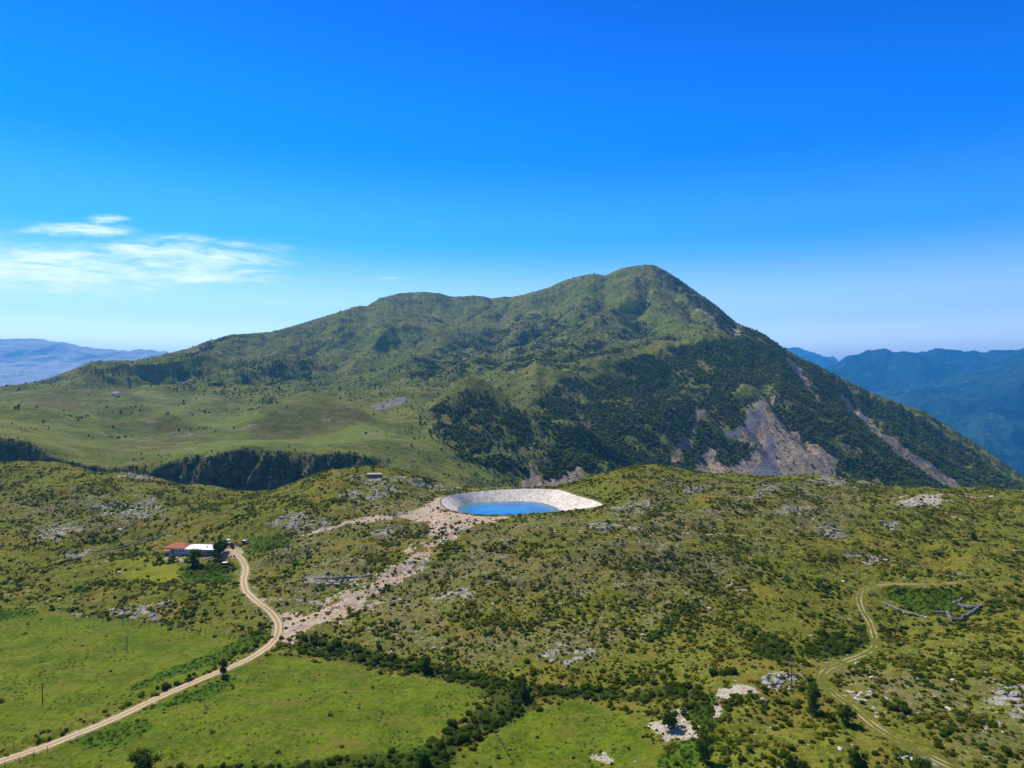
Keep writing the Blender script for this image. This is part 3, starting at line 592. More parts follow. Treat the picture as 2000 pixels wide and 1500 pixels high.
slide = np.maximum.reduce([marea(p, 12, 1.0) for p in ([(1505, 768), (1515, 778), (1500, 800), (1540, 835), (1590, 865), (1640, 900), (1640, 945), (1430, 950), (1380, 945), (1440, 905), (1470, 880), (1440, 845), (1455, 800), (1490, 775)],
    [(1375, 960), (1350, 935), (1370, 890), (1385, 868), (1400, 890), (1420, 920), (1440, 950)], [(1640, 768), (1665, 785), (1700, 820), (1760, 870), (1800, 895), (1850, 930), (1900, 965), (1870, 962), (1810, 925), (1755, 890), (1700, 845), (1650, 795)],
    [(1530, 690), (1560, 715), (1568, 735), (1550, 725), (1535, 708)], [(1010, 940), (1040, 915), (1060, 935), (1090, 925), (1130, 915), (1150, 940), (1080, 965), (1030, 965)],
    [(1355, 600), (1380, 610), (1420, 650), (1390, 640)], [(1430, 640), (1445, 640), (1448, 658), (1436, 655)], [(1565, 735), (1575, 735), (1600, 785), (1595, 785)], [(1365, 800), (1375, 805), (1330, 880), (1310, 910), (1320, 870)])])
slide = np.maximum(slide, .22*marea([(1370, 850), (1440, 800), (1500, 760), (1560, 800), (1660, 880), (1680, 940), (1350, 950)], 20, 1.5))
grys = np.maximum.reduce([marea(p, 3, .3) for p in ([(1455, 815), (1490, 790), (1497, 825), (1475, 848), (1450, 848)], [(1497, 850), (1510, 850), (1530, 940), (1440, 945), (1485, 900)], [(1410, 840), (1450, 840), (1445, 853), (1415, 852)])])
# forest density: closed wood on the right flank, in the canyon and in ravines, scattered trees elsewhere
F1 = np.maximum.reduce([marea(p, 30, 1.2) for p in ([(1040, 790), (1080, 755), (1150, 728), (1230, 695), (1330, 672), (1420, 655), (1480, 655), (1540, 690), (1640, 745), (1760, 795), (1900, 880), (2050, 980), (1900, 1000), (1680, 960), (1350, 960), (1190, 940), (1140, 880), (1060, 840)],
    [(1290, 528), (1330, 545), (1450, 640), (1540, 685), (1700, 770), (1560, 720), (1480, 660), (1400, 640), (1360, 600)],
    [(1000, 905), (1060, 848), (1130, 840), (1200, 880), (1210, 930), (1080, 960), (980, 935)])])
F2 = np.maximum.reduce([marea(p, 22, 1.2) for p in ([(845, 800), (880, 772), (930, 768), (990, 785), (1050, 820), (1040, 850), (980, 900), (900, 890), (850, 840)], [(800, 700), (900, 650), (1010, 615), (1150, 615), (1180, 650), (1240, 620), (1330, 660), (1200, 690), (1080, 720), (960, 725), (850, 740), (800, 735)],
    [(950, 640), (1100, 610), (1200, 600), (1230, 640), (1100, 660), (1000, 680)], [(330, 700), (400, 668), (480, 655), (470, 690), (380, 705)], [(310, 725), (350, 715), (420, 720), (440, 755), (350, 760), (330, 740)], [(130, 735), (180, 710), (240, 712), (180, 745)],
    [(440, 720), (520, 700), (600, 690), (640, 720), (560, 750), (470, 745)])])
CONE = marea([(820, 815), (860, 785), (930, 766), (1000, 790), (1060, 828), (1050, 850), (980, 905), (890, 900), (850, 860)], 22, 1.3)*sstep(fbm(mX, mY, 30, 4, 313), -.3, .2)
F3 = np.maximum.reduce([marea(p, 6, .5) for p in ([(-100, 855), (30, 852), (62, 870), (110, 895), (180, 925), (120, 985), (-100, 985)], [(200, 925), (300, 905), (400, 885), (460, 878), (560, 895), (640, 905), (740, 985), (450, 1000), (220, 990)], [(580, 888), (650, 880), (712, 888), (712, 912), (620, 908)],
    [(700, 920), (830, 930), (1000, 945), (1000, 975), (700, 985)])])
rav = sstep(-rel, .8, 5.5)
den = np.clip(F1*(.35+.62*sstep(fbm(mX, mY, 55, 5, 312, .6)+.25*rav, -.3, .12)) + F2*(.20+.6*sstep(fbm(mX, mY, 60, 5, 310, .6), -.1, .28)+.35*rav) + CONE*.6 + F3*.3 + canyon*(.35+.5*sstep(fbm(mX, mY, 28, 4, 316), -.25, .2)), 0, 1)
scat = .07+.5*rav*sstep(mY, 1400, 1700)+.22*sstep(fbm(mX, mY, 200, 4, 320), .05, .4)*sstep(mY, 1250, 1600)
den = np.maximum(den, scat*(1-plateau*.85))
for l_ in ([(20, 818), (120, 812), (230, 818), (330, 812)], [(40, 838), (160, 832), (260, 840)], [(180, 852), (300, 846), (420, 838)], [(380, 798), (480, 800), (560, 795)], [(150, 790), (260, 796), (360, 790)], [(420, 785), (520, 784), (640, 776)],
           [(30, 800), (140, 796), (220, 802)], [(620, 895), (500, 872), (380, 884), (250, 898)], [(700, 905), (800, 900), (860, 920)]):
    d_, _ = pdist(mX, mY, smooth_line(mpoly(l_), 5)); den = np.maximum(den, (1-sstep(d_+mj*.25, 2, 7))*.42*sstep(fbm(mX, mY, 40, 2, 351), -.3, .2))
den = den*(1-.9*np.maximum(fieldg, brown))*(1-.88*slide)*(1-grys)
light = marea([(1120, 735), (1200, 698), (1330, 665), (1400, 650), (1440, 660), (1330, 676), (1230, 700), (1140, 745)], 6, .3)
den = den*(1-.8*light)*(1-.8*marea([(1430, 765), (1500, 748), (1510, 758), (1470, 775), (1430, 780)], 5, .4))
terr = plateau*(sstep(fbm(mX*.5, mY*1.5, 50, 5, 330, .65), .0, .22)*.95)
stone = np.clip(.4*sstep(fbm(mX, mY, 55, 5, 340, .7), .16, .45) + F2*.35*sstep(fbm(mX, mY, 40, 4, 341), -.05, .3), 0, 1)*(1-fieldg)
stone = np.maximum(stone, plateau*.6*sstep(fbm(mX*.5, mY*1.4, 38, 5, 345, .7), .12, .34))
stone = np.maximum(stone, marea([(720, 790), (790, 775), (795, 790), (740, 800)], 5, .6))
ms.mesh('mountain', mm, {'cover': (sstep(den, .2, .75), np.maximum(fieldg, terr*.6), brown), 'cover2': (slide, grys, stone*(1-sstep(den, .5, .9)*.5))})
frs.mesh('far_mountains', far_mat('far_slopes', (.010, .034, .022), (.03, .065, .035), (.16, .18, .15), 1.0))
fbs.mesh('distant_peak', far_mat('distant_slopes', (.05, .07, .03), (.08, .1, .05), (.2, .2, .16), .7))
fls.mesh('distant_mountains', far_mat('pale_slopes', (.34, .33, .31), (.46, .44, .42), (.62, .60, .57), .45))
gme = bpy.data.meshes.new('ground'); R_ = 60000
gme.from_pydata([(-R_, -3000, -1000), (R_, -3000, -1000), (R_, R_, -1000), (-R_, R_, -1000)], [], [(0, 1, 2, 3)])
gme.materials.append(far_mat('valley_floor', (.05, .07, .03), (.09, .1, .04), (.15, .15, .1), 1.0))
go = bpy.data.objects.new('ground', gme); COL.objects.link(go); go['kind'] = 'structure'

# ------------------------------------------------------------------ object helpers
def tag(o, label=None, cat=None, group=None, kind=None):
    if label: o['label'] = label
    if cat: o['category'] = cat
    if group: o['group'] = group
    if kind: o['kind'] = kind
    return o
def root(name, loc, rz, label, cat, group=None):
    o = bpy.data.objects.new(name, None); COL.objects.link(o); o.location = loc; o.rotation_euler = (0, 0, rz); o.empty_display_size = 1
    return tag(o, label, cat, group)
def dup(o, loc=None, rz=None, scale=None, label=None, group=None, parent=None):
    c = o.copy(); COL.objects.link(c)
    if parent: c.parent = parent
    if loc is not None: c.location = loc
    if rz is not None: c.rotation_euler = (0, 0, rz)
    if scale is not None: c.scale = scale if hasattr(scale, '__len__') else (scale,)*3
    if label: c['label'] = label
    if group: c['group'] = group
    for ch in [k for k in bpy.data.objects if k.parent == o] if o.type == 'EMPTY' or o.get('haskids') else []: dup(ch, parent=c)
    return c
class MB:
    def __init__(s): s.v = []; s.f = []
    def add(s, v, f):
        n = len(s.v); s.v += [tuple(map(float, p)) for p in v]; s.f += [tuple(i+n for i in q) for q in f]; return s
    def box(s, x0, x1, y0, y1, z0, z1, M=None):
        v = [(x0, y0, z0), (x1, y0, z0), (x1, y1, z0), (x0, y1, z0), (x0, y0, z1), (x1, y0, z1), (x1, y1, z1), (x0, y1, z1)]
        if M is not None: v = [tuple(M@Vector(p)) for p in v]
        return s.add(v, [(3, 2, 1, 0), (4, 5, 6, 7), (0, 1, 5, 4), (1, 2, 6, 5), (2, 3, 7, 6), (3, 0, 4, 7)])
    def tube(s, pts, rad, n=7):
        pts = [Vector(p) for p in pts]; rad = rad if hasattr(rad, '__len__') else [rad]*len(pts); v = []; f = []
        for i, p in enumerate(pts):
            d = (pts[min(i+1, len(pts)-1)]-pts[max(i-1, 0)]).normalized(); a = d.orthogonal().normalized(); b_ = d.cross(a)
            for k in range(n):
                t = 2*math.pi*k/n; v.append(p+(a*math.cos(t)+b_*math.sin(t))*rad[i])
        for i in range(len(pts)-1):
            for k in range(n): f.append((i*n+k, i*n+(k+1) % n, (i+1)*n+(k+1) % n, (i+1)*n+k))
        f.append(tuple(range(n-1, -1, -1))); f.append(tuple((len(pts)-1)*n+k for k in range(n)))
        return s.add(v, f)
    def rock(s, c, r, seed, flat=.6, sub=2, jag=.35):
        v, f = ico(sub); v = v.copy(); rs = np.random.default_rng(seed); d = rs.normal(size=(5, 3)); d /= np.linalg.norm(d, axis=1)[:, None]
        for k in range(5):
            h = rs.uniform(.45, .85); q = v@d[k]; v = v-np.outer(np.maximum(q-h, 0), d[k])
        v = v*(1+jag*(perlin(v[:, 0]*1.7+seed, v[:, 1]*1.7+v[:, 2]*1.3, 5))[:, None]); v = v*np.array(r)*np.array([1, 1, flat])
        return s.add(v+np.array(c), f)
    def mesh(s, name, mat, smooth=False, bev=0):
        me = bpy.data.meshes.new(name); me.from_pydata(s.v, [], s.f)
        if smooth: me.polygons.foreach_set('use_smooth', [True]*len(me.polygons))
        me.materials.append(mat); me.update(); return me
    def build(s, name, mat, parent=None, smooth=False, loc=None, rz=None):
        o = bpy.data.objects.new(name, s.mesh(name, mat, smooth)); COL.objects.link(o)
        if parent: o.parent = parent
        if loc is not None: o.location = loc
        if rz is not None: o.rotation_euler = (0, 0, rz)
        return o
_ico = {}
def ico(sub):
    if sub not in _ico:
        import bmesh
        bm = bmesh.new(); bmesh.ops.create_icosphere(bm, subdivisions=sub, radius=1)
        _ico[sub] = (np.array([v.co[:] for v in bm.verts]), [tuple(v.index for v in f.verts) for f in bm.faces]); bm.free()
    return _ico[sub]
def leaf_mesh(name, mat, lobes, n, leaf, seed, core=.72, flat=1.0):
    """crown of many small leaf-clump faces spread through a set of lobes, with gaps at the outline"""
    rs = np.random.default_rng(seed); L = np.array(lobes, float); wts = L[:, 3]**2; k = rs.choice(len(L), n, p=wts/wts.sum())
    d = rs.normal(size=(n, 3)); d /= np.linalg.norm(d, axis=1)[:, None]
    r = L[k, 3]*rs.uniform(.62, 1.1, n)**.8; zs = np.where(L.shape[1] > 4, L[k, -1], 1.0) if L.shape[1] > 4 else np.ones(n)
    c = L[k, :3]+d*r[:, None]*np.c_[np.ones(n), np.ones(n), zs]
    c[:, 2] = np.maximum(c[:, 2], .03)
    nrm = d+rs.normal(size=(n, 3))*.55; nrm /= np.linalg.norm(nrm, axis=1)[:, None]
    a = np.cross(nrm, rs.normal(size=(n, 3))); a /= np.linalg.norm(a, axis=1)[:, None]; b_ = np.cross(nrm, a)
    s_ = leaf*rs.uniform(.6, 1.35, n)[:, None]
    V = np.stack([c-a*s_, c-b_*s_*.6, c+a*s_, c+b_*s_*.6], 1).reshape(-1, 3)
    v = V.tolist(); f = [(i*4, i*4+1, i*4+2, i*4+3) for i in range(n)]
    iv, if_ = ico(1)
    for q in L:
        zz = q[4] if len(q) > 4 else 1.0
        m = len(v); p = iv*q[3]*core*np.array([1, 1, zz])*(1+.25*rs.normal(size=(len(iv), 1))*.5)+q[:3]; v += p.tolist(); f += [tuple(i+m for i in t_) for t_ in if_]
    me = bpy.data.meshes.new(name); me.from_pydata(v, [], f); me.materials.append(mat); return me
def gpos(px, py, sheet=None, dz=0.0):
    s_ = sheet or ns; p = s_.at(px, py); return (p[0], p[1], float(s_.z(p[0], p[1]))+dz)
def on(x, y, dz=0.0, sheet=None): return (x, y, float((sheet or ns).z(x, y))+dz)

def scatter(name, protos, pos, scl, rot, idx, label, cat, mat=None):
    """one uncountable growth: prototypes set on a cloud of points by geometry nodes"""
    n = len(pos); me = bpy.data.meshes.new(name); me.vertices.add(n); me.vertices.foreach_set('co', np.asarray(pos, np.float32).ravel())
    a = me.attributes.new('scl', 'FLOAT_VECTOR', 'POINT'); a.data.foreach_set('vector', np.asarray(scl, np.float32).ravel())
    a = me.attributes.new('rot', 'FLOAT_VECTOR', 'POINT'); a.data.foreach_set('vector', np.asarray(rot, np.float32).ravel())
    a = me.attributes.new('pi', 'INT', 'POINT'); a.data.foreach_set('value', np.asarray(idx, np.int32))
    o = bpy.data.objects.new(name, me); COL.objects.link(o); tag(o, label, cat, kind='stuff')
    g = bpy.data.node_groups.new(name, 'GeometryNodeTree')
    g.interface.new_socket('Geometry', in_out='INPUT', socket_type='NodeSocketGeometry'); g.interface.new_socket('Geometry', in_out='OUTPUT', socket_type='NodeSocketGeometry')
    N = g.nodes; Lk = g.links; gi = N.new('NodeGroupInput'); go_ = N.new('NodeGroupOutput'); jn = N.new('GeometryNodeJoinGeometry')
    def attr(nm, typ):
        q = N.new('GeometryNodeInputNamedAttribute'); q.data_type = typ; q.inputs[0].default_value = nm; return q.outputs[0]
    S = attr('scl', 'FLOAT_VECTOR'); R = attr('rot', 'FLOAT_VECTOR'); I = attr('pi', 'INT')
    for k, pr in enumerate(protos):
        oi = N.new('GeometryNodeObjectInfo'); oi.transform_space = 'ORIGINAL'; oi.inputs['Object'].default_value = pr; oi.inputs['As Instance'].default_value = True
        cm = N.new('FunctionNodeCompare'); cm.data_type = 'INT'; cm.operation = 'EQUAL'
        ii = [i for i in cm.inputs if i.type == 'INT']; Lk.new(I, ii[0]); ii[1].default_value = k
        ip = N.new('GeometryNodeInstanceOnPoints'); Lk.new(gi.outputs[0], ip.inputs['Points']); Lk.new(cm.outputs[0], ip.inputs['Selection'])
        Lk.new(oi.outputs['Geometry'], ip.inputs['Instance']); Lk.new(R, ip.inputs['Rotation']); Lk.new(S, ip.inputs['Scale']); Lk.new(ip.outputs[0], jn.inputs[0])
    Lk.new(jn.outputs[0], go_.inputs[0]); md = o.modifiers.new('scatter', 'NODES'); md.node_group = g
    return o
def lattice(umax, y0, y1, sp, seed):
    """jittered points over the wedge of ground the view and its surroundings cover"""
    rs = np.random.default_rng(seed); xs = np.arange(-umax*y1, umax*y1, sp); ys = np.arange(y0, y1, sp)
    A, B = np.meshgrid(xs, ys); A = (A+rs.uniform(-.48, .48, A.shape)*sp).ravel(); B = (B+rs.uniform(-.48, .48, B.shape)*sp).ravel()
    m = np.abs(A) < umax*B+5; return A[m], B[m], rs
def look(sheet, arr, x, y): return sheet.g(np.asarray(x)/np.asarray(y), np.log(y), arr)

# ------------------------------------------------------------------ roads
def strip(name, line, half, cross, dz, mat, jitter=.25, seed=1):
    L = np.array(line); keep = [0]
    for i in range(1, len(L)):
        if np.hypot(*(L[i]-L[keep[-1]])) > .8: keep.append(i)
    L = L[keep]; seg = np.r_[0, np.cumsum(np.hypot(*np.diff(L, axis=0).T))]
    s_ = np.arange(0, seg[-1], .7); L = np.c_[np.interp(s_, seg, L[:, 0]), np.interp(s_, seg, L[:, 1])]
    T_ = np.gradient(L, axis=0); T_ /= np.linalg.norm(T_, axis=1)[:, None]; Nn = np.c_[-T_[:, 1], T_[:, 0]]
    w = half*(1+jitter*fbm(s_, s_*0+seed, 7, 3, 3)); cs = np.linspace(-1, 1, cross); v = []; uv = []
    for j, c_ in enumerate(cs):
        ww = w*(1+.14*fbm(s_, s_*0+j*9.1, 2.5, 2, 8)) if abs(c_) == 1 else w
        P_ = L+Nn*(c_*ww)[:, None]; z = ns.z(P_[:, 0], P_[:, 1])+dz; v.append(np.c_[P_, z]); uv.append(np.c_[np.full(len(s_), c_), s_])
    V = np.stack(v, 1).reshape(-1, 3); UV = np.stack(uv, 1).reshape(-1, 2); f = []
    for i in range(len(s_)-1):
        for j in range(cross-1): q = i*cross+j; f.append((q, q+1, q+cross+1, q+cross))
    me = bpy.data.meshes.new(name); me.from_pydata(V.tolist(), [], f); a = me.attributes.new('lane', 'FLOAT2', 'POINT'); a.data.foreach_set('vector', UV.astype(np.float32).ravel())
    me.materials.append(mat); o = bpy.data.objects.new(name, me); COL.objects.link(o); o['kind'] = 'structure'; return o
def road_mat(name, rutw, mid, ground, broken):
    m, t, b = new_mat(name); P = t.node('ShaderNodeNewGeometry').outputs['Position']; A = t.node('ShaderNodeAttribute', attribute_name='lane').outputs['Vector']
    x = t.math('ABSOLUTE', t.node('ShaderNodeSeparateXYZ', inp={0: A}).outputs[0]); n = t.noise(P, .5, 4, .65); nf = t.noise(P, 2.5, 3, .6)
    d = t.math('ABSOLUTE', t.math('SUBTRACT', x, .5)); d = t.math('ADD', d, t.math('MULTIPLY', t.math('SUBTRACT', n, .5), .35))
    rut = t.math('SUBTRACT', 1.0, t.step(d, rutw, rutw+.16))
    if broken: rut = t.math('MULTIPLY', rut, t.step(t.noise(P, .09, 4, .7), broken[0], broken[1]))
    dirt_ = t.mix(n, (.40, .29, .17), (.60, .47, .31)) if not broken else t.mix(n, (.26, .20, .09), (.46, .38, .22)); md_ = t.mix(nf, mid[0], mid[1])
    vg = t.step(t.math('ADD', x, t.math('MULTIPLY', t.math('SUBTRACT', t.noise(P, .9, 4, .7), .5), 1.1)), .78, .95); gr_ = t.mix(t.step(nf, .35, .65), (.06, .085, .008), (.16, .165, .03))
    stn = t.math('MULTIPLY', t.step(t.noise(P, 3.5, 3, .6), .6, .68), .5); dirt_ = t.mix(stn, dirt_, (.22, .17, .12))
    t.set(b, 'Base Color', t.mix(vg, t.mix(rut, md_, dirt_), gr_)); bump(t, b, nf, .1, .6); return m
strip('dirt_road', ROAD, 1.95, 11, .05, road_mat('road_dirt', .2, ((.24, .18, .10), (.38, .29, .18)), 0, None))
strip('grassy_track', TRACK, 1.65, 11, .04, road_mat('track_dirt', .13, ((.07, .085, .010), (.15, .145, .024)), 0, (.38, .58)), seed=5)

# ------------------------------------------------------------------ reservoir
lm, t, b = new_mat('liner_fabric'); P = t.node('ShaderNodeNewGeometry').outputs['Position']; A = t.node('ShaderNodeAttribute', attribute_name='lane').outputs['Vector']
n = t.noise(P, .25, 5, .7); cz = t.noise(t.vmath('MULTIPLY', A, (9, .7, 1)), 1.0, 6, .85, .8); cz2 = t.noise(t.vmath('MULTIPLY', P, (.22, .5, .5)), 1.0, 6, .8, 1.0)
c = t.mix(t.step(n, .3, .7), (.64, .55, .45), (.84, .77, .69)); c = t.mix(t.math('MULTIPLY', t.step(t.math('ABSOLUTE', t.math('SUBTRACT', cz, .5)), .03, .0), .75), c, (.16, .12, .09)); c = t.mix(t.math('MULTIPLY', t.step(cz2, .54, .6), .65), c, (.26, .21, .16))
t.set(b, 'Base Color', c); t.set(b, 'Roughness', .7); bump(t, b, cz, .5, .7)
nt_, nr_ = 260, 22; th = np.linspace(-math.pi, math.pi, nt_, endpoint=False); R1 = rad_at(th, RT, RR); R0 = np.minimum(rad_at(th, WT, WR), R1-3)
rs_, vv, lane = [], [], []
for j in range(nr_+1):
    k = j/nr_*1.45
    r = R1+(R0-R1)*k; x_ = PC[0]+np.cos(th)*r; y_ = PC[1]+np.sin(th)*r
    z_ = PADZ+.12-(PADZ+.1-WATERZ)*k + fbm(th*14, th*0+k*1.2, 1, 3, 400)*.28*(k > 0)*(k < 1.0)
    vv.append(np.c_[x_, y_, z_]); lane.append(np.c_[th, np.full(nt_, k*3)])
V = np.stack(vv, 0).reshape(-1, 3); UV = np.stack(lane, 0).reshape(-1, 2); V = np.vstack([V, [PC[0], PC[1], WATERZ-3]]); UV = np.vstack([UV, [0, 9]])
f = [(j*nt_+i, j*nt_+(i+1) % nt_, (j+1)*nt_+(i+1) % nt_, (j+1)*nt_+i) for j in range(nr_) for i in range(nt_)] + [(nr_*nt_+i, nr_*nt_+(i+1) % nt_, (nr_+1)*nt_) for i in range(nt_)]
me = bpy.data.meshes.new('liner'); me.from_pydata(V.tolist(), [], f); a = me.attributes.new('lane', 'FLOAT2', 'POINT'); a.data.foreach_set('vector', UV.astype(np.float32).ravel()); me.materials.append(lm)
res = root('reservoir_basin', (PC[0], PC[1], PADZ), 0, 'pale fabric lined reservoir basin holding blue water on the hilltop', 'reservoir')
lo = bpy.data.objects.new('liner', me); COL.objects.link(lo); lo.parent = res; lo.matrix_parent_inverse = Matrix.Translation((-PC[0], -PC[1], -PADZ))
trim = plain('black_geomembrane', (.03, .028, .026), .6); mb = MB(); N_ = 260; rr = rad_at(th, RT, RR)
prof = [(0, .12), (.25, .34), (.7, .30), (1.1, -.1), (1.25, -1.2)]
vs = []
for dr_, dz_ in prof:
    for i in range(N_): vs.append((math.cos(th[i])*(rr[i]+dr_), math.sin(th[i])*(rr[i]+dr_), dz_+.12*math.sin(i*.9)*(dz_ > 0)))
mb.add(vs, [(j*N_+i, (j+1)*N_+i, (j+1)*N_+(i+1) % N_, j*N_+(i+1) % N_) for j in range(len(prof)-1) for i in range(N_)])
mb.build('rim_edge', trim, res)
wm, t, b = new_mat('reservoir_water'); P = t.node('ShaderNodeNewGeometry').outputs['Position']; A = t.node('ShaderNodeAttribute', attribute_name='depth').outputs['Fac']
t.set(b, 'Base Color', t.mix(t.step(t.math('ADD', A, t.math('MULTIPLY', t.math('SUBTRACT', t.noise(P, .12, 4, .6), .5), .25)), .0, .38), (.10, .17, .14), t.mix(t.step(t.noise(P, .05, 3, .5), .35, .65), (.0, .22, .50), (.0, .12, .38)))); b.inputs['Roughness'].default_value = .12; b.inputs['Specular IOR Level'].default_value = .15; b.inputs['IOR'].default_value = 1.33
bump(t, b, t.noise(P, .8, 5, .7), .12, 1.0)
wr = np.minimum(rad_at(th, WT, WR), R1-3)*1.04; mb = MB(); mb.add([(PC[0]+math.cos(th[i])*wr[i], PC[1]+math.sin(th[i])*wr[i], WATERZ) for i in range(nt_)]+[(PC[0], PC[1], WATERZ)], [(i, (i+1) % nt_, nt_) for i in range(nt_)])
wo_ = tag(mb.build('water', wm), kind='structure'); a = wo_.data.attributes.new('depth', 'FLOAT', 'POINT'); a.data.foreach_set('value', np.array([0.0]*nt_+[1.0], np.float32))

# ------------------------------------------------------------------ plants: prototypes are the first real plants of each kind
M_dark = leafy('bush_leaves', (.040, .066, .006), (.070, .10, .008), (.105, .14, .012))
M_olive = leafy('scrub_leaves', (.072, .098, .006), (.18, .145, .014), (.19, .195, .02))
M_lush = leafy('bramble_leaves', (.035, .085, .006), (.06, .13, .010), (.10, .17, .015))
M_brown = leafy('brown_leaves', (.05, .034, .018), (.07, .05, .022), (.09, .06, .03))
M_tree = leafy('tree_leaves', (.03, .055, .008), (.055, .085, .010), (.085, .12, .018))
M_bark = plain('bark', (.10, .075, .05), .9, .3, 6)
def bush_lobes(rs, n, r=.55, h=.8):
    out = [(0, 0, h*.42, r*.85, .8)]
    for i in range(n):
        a = rs.uniform(0, 6.28); q = rs.uniform(.25, .7)*r; out.append((math.cos(a)*q, math.sin(a)*q, rs.uniform(.25, .7)*h, rs.uniform(.35, .6)*r, rs.uniform(.75, 1.1)))
    return out
r5 = np.random.default_rng(55)
bush_meshes = [leaf_mesh('bush', M_dark, bush_lobes(r5, 5, .62, 1.0), 420, .085, 60+i, .8) for i in range(4)]
lush_meshes = [leaf_mesh('bramble', M_lush, bush_lobes(r5, 4, .62, .75), 260, .10, 70+i, .8) for i in range(3)]
scrub_meshes = [leaf_mesh('scrub', M_olive if i < 3 else M_dark, bush_lobes(r5, 3, .6, .8), 110, .13, 80+i, .84) for i in range(5)]
used_px = []
def near_region(px, py):
    """names the place a plant or stone stands in, by things one can find in the picture"""
    if py < 985 and px < 760: return 'on the ridge above the farmhouse'
    if py < 985 and px > 1180: return 'on the crest right of the reservoir'
    if px < 330 and py < 1190: return 'on the slope left of the farmhouse'
    if px < 560 and py < 1190: return 'near the farmhouse and dirt road'
    if px < 830 and py < 1240: return 'on the slope between farmhouse and reservoir'
    if px > 1620 and py < 1150: return 'on the grassy upper right slope'
    if px > 1600 and py < 1300: return 'beside the bend of the grassy track'
    if px > 1400 and py >= 1300: return 'in the lower right by the grassy track'
    if py >= 1200: return 'on the scrub slope just above the bush hedge'
    return 'on the scrub slope below the reservoir'
protos = {}
def put_bush(px, py, r, kind='bush', where=None, group=None, hs=None, tone='dark green'):
    x, y, z = gpos(px, py)
    sc_ = (r/.9, r/.9*random.uniform(.85, 1.15), (hs or 1.0)*r/.95*random.uniform(.8, 1.15))
    meshes = {'bush': bush_meshes, 'bramble': lush_meshes}[kind]
    k = random.randrange(len(meshes)); o = bpy.data.objects.new(kind, meshes[k]); COL.objects.link(o)
    o.location = (x, y, z-.12*r); o.rotation_euler = (random.uniform(-.08, .08), random.uniform(-.08, .08), random.uniform(0, 6.28)); o.scale = sc_
    size = 'large' if r > 1.9 else ('mid sized' if r > 1.15 else 'small')
    wh = where or near_region(px, py); lab = f'{size} {tone} {kind} {wh}'
    tag(o, lab, kind, group or (kind+'s '+wh).replace('bushs', 'bushes')); o['_w'] = wh; o['_r'] = r; o['_h'] = sc_[2]/sc_[0]
    protos.setdefault((kind, k), o); return o
def along(pts, n, spread, rmin, rmax, kind, where, group, hs=None, tone='dark green'):
    L = smooth_line(pts, 10); rs = np.random.default_rng(int(pts[0][0]*7+n)); seg = np.r_[0, np.cumsum(np.hypot(*np.diff(L, axis=0).T))]
    for i in range(n):
        s_ = (i+rs.uniform(0, 1))/n*seg[-1]; x = np.interp(s_, seg, L[:, 0]); y = np.interp(s_, seg, L[:, 1])
        px = x+rs.normal()*spread; py = y+rs.normal()*spread*.38
        put_bush(px, py, rs.uniform(rmin, rmax), kind, where, group, hs, tone)
HG = 'bushes of the hedge across the middle'
W1 = 'in the hedge above the middle meadow'
along([(585, 1250), (640, 1262), (700, 1272), (760, 1290)], 15, 15, 1.9, 3.1, 'bush', W1, HG)
along([(760, 1300), (850, 1312), (930, 1325), (1010, 1338)], 19, 9, 1.3, 2.2, 'bush', W1, HG)
put_bush(830, 1302, 3.1, 'bush', W1, HG, 1.25); put_bush(620, 1256, 3.0, 'bush', W1, HG, 1.1)
W2 = 'in the thick belt between middle and right meadows'
along([(1010, 1330), (1020, 1370), (960, 1410), (910, 1440), (880, 1460)], 27, 16, 1.5, 2.9, 'bush', W2, 'bushes of the belt between the two meadows')
W3 = 'along the upper edge of the right meadow'
along([(1050, 1352), (1100, 1352), (1160, 1350), (1230, 1330), (1300, 1330)], 22, 9, 1.3, 2.2, 'bush', W3, 'bushes above the right meadow')
along([(1250, 1368), (1300, 1360), (1340, 1340), (1375, 1355), (1340, 1400), (1370, 1440)], 16, 10, 1.3, 2.3, 'bush', 'around the bare white clearing', 'bushes around the white clearing')
along([(265, 1362), (320, 1340), (345, 1336), (400, 1313)], 9, 4, .9, 1.6, 'bush', 'beside the dirt road at the left meadow', 'bushes beside the dirt road')
put_bush(322, 1344, 2.3, 'bush', 'beside the dirt road at the left meadow', 'bushes beside the dirt road')
along([(440, 1290), (475, 1275), (505, 1262), (515, 1250)], 10, 6, 1.0, 1.8, 'bush', 'in the inner curve of the dirt road', 'bushes in the curve of the dirt road')
along([(470, 1215), (500, 1225), (490, 1205), (450, 1190), (520, 1232)], 9, 9, 1.0, 1.9, 'bush', 'in the inner curve of the dirt road', 'bushes in the curve of the dirt road')
along([(1590, 1262), (1610, 1240), (1640, 1245), (1670, 1262), (1620, 1275)], 17, 10, 1.5, 2.6, 'bush', 'in the dense clump left of the track bend', 'bushes of the clump at the track bend')
along([(1390, 1320), (1430, 1312), (1445, 1318)], 5, 6, 1.6, 2.4, 'bush', 'in the round clump at the lower right', 'bushes of the round clump')
along([(1480, 1255), (1510, 1248), (1530, 1290), (1560, 1260)], 8, 9, 1.4, 2.2, 'bush', 'in the row left of the wooden pole', 'bushes in the row left of the pole')
along([(1730, 1385), (1765, 1380), (1760, 1400)], 6, 8, 1.6, 2.3, 'bush', 'in the clump right of the lower grassy track', 'bushes right of the lower track')
along([(1740, 1222), (1760, 1235), (1800, 1228), (1830, 1218), (1850, 1235)], 7, 7, 1.2, 2.1, 'bush', 'below the low pale stone wall', 'bushes below the stone wall')
along([(1830, 1150), (1870, 1155), (1895, 1160), (1920, 1195), (1930, 1190)], 9, 6, 1.1, 1.9, 'bush', 'around the roofless stone ruin', 'bushes around the ruin')
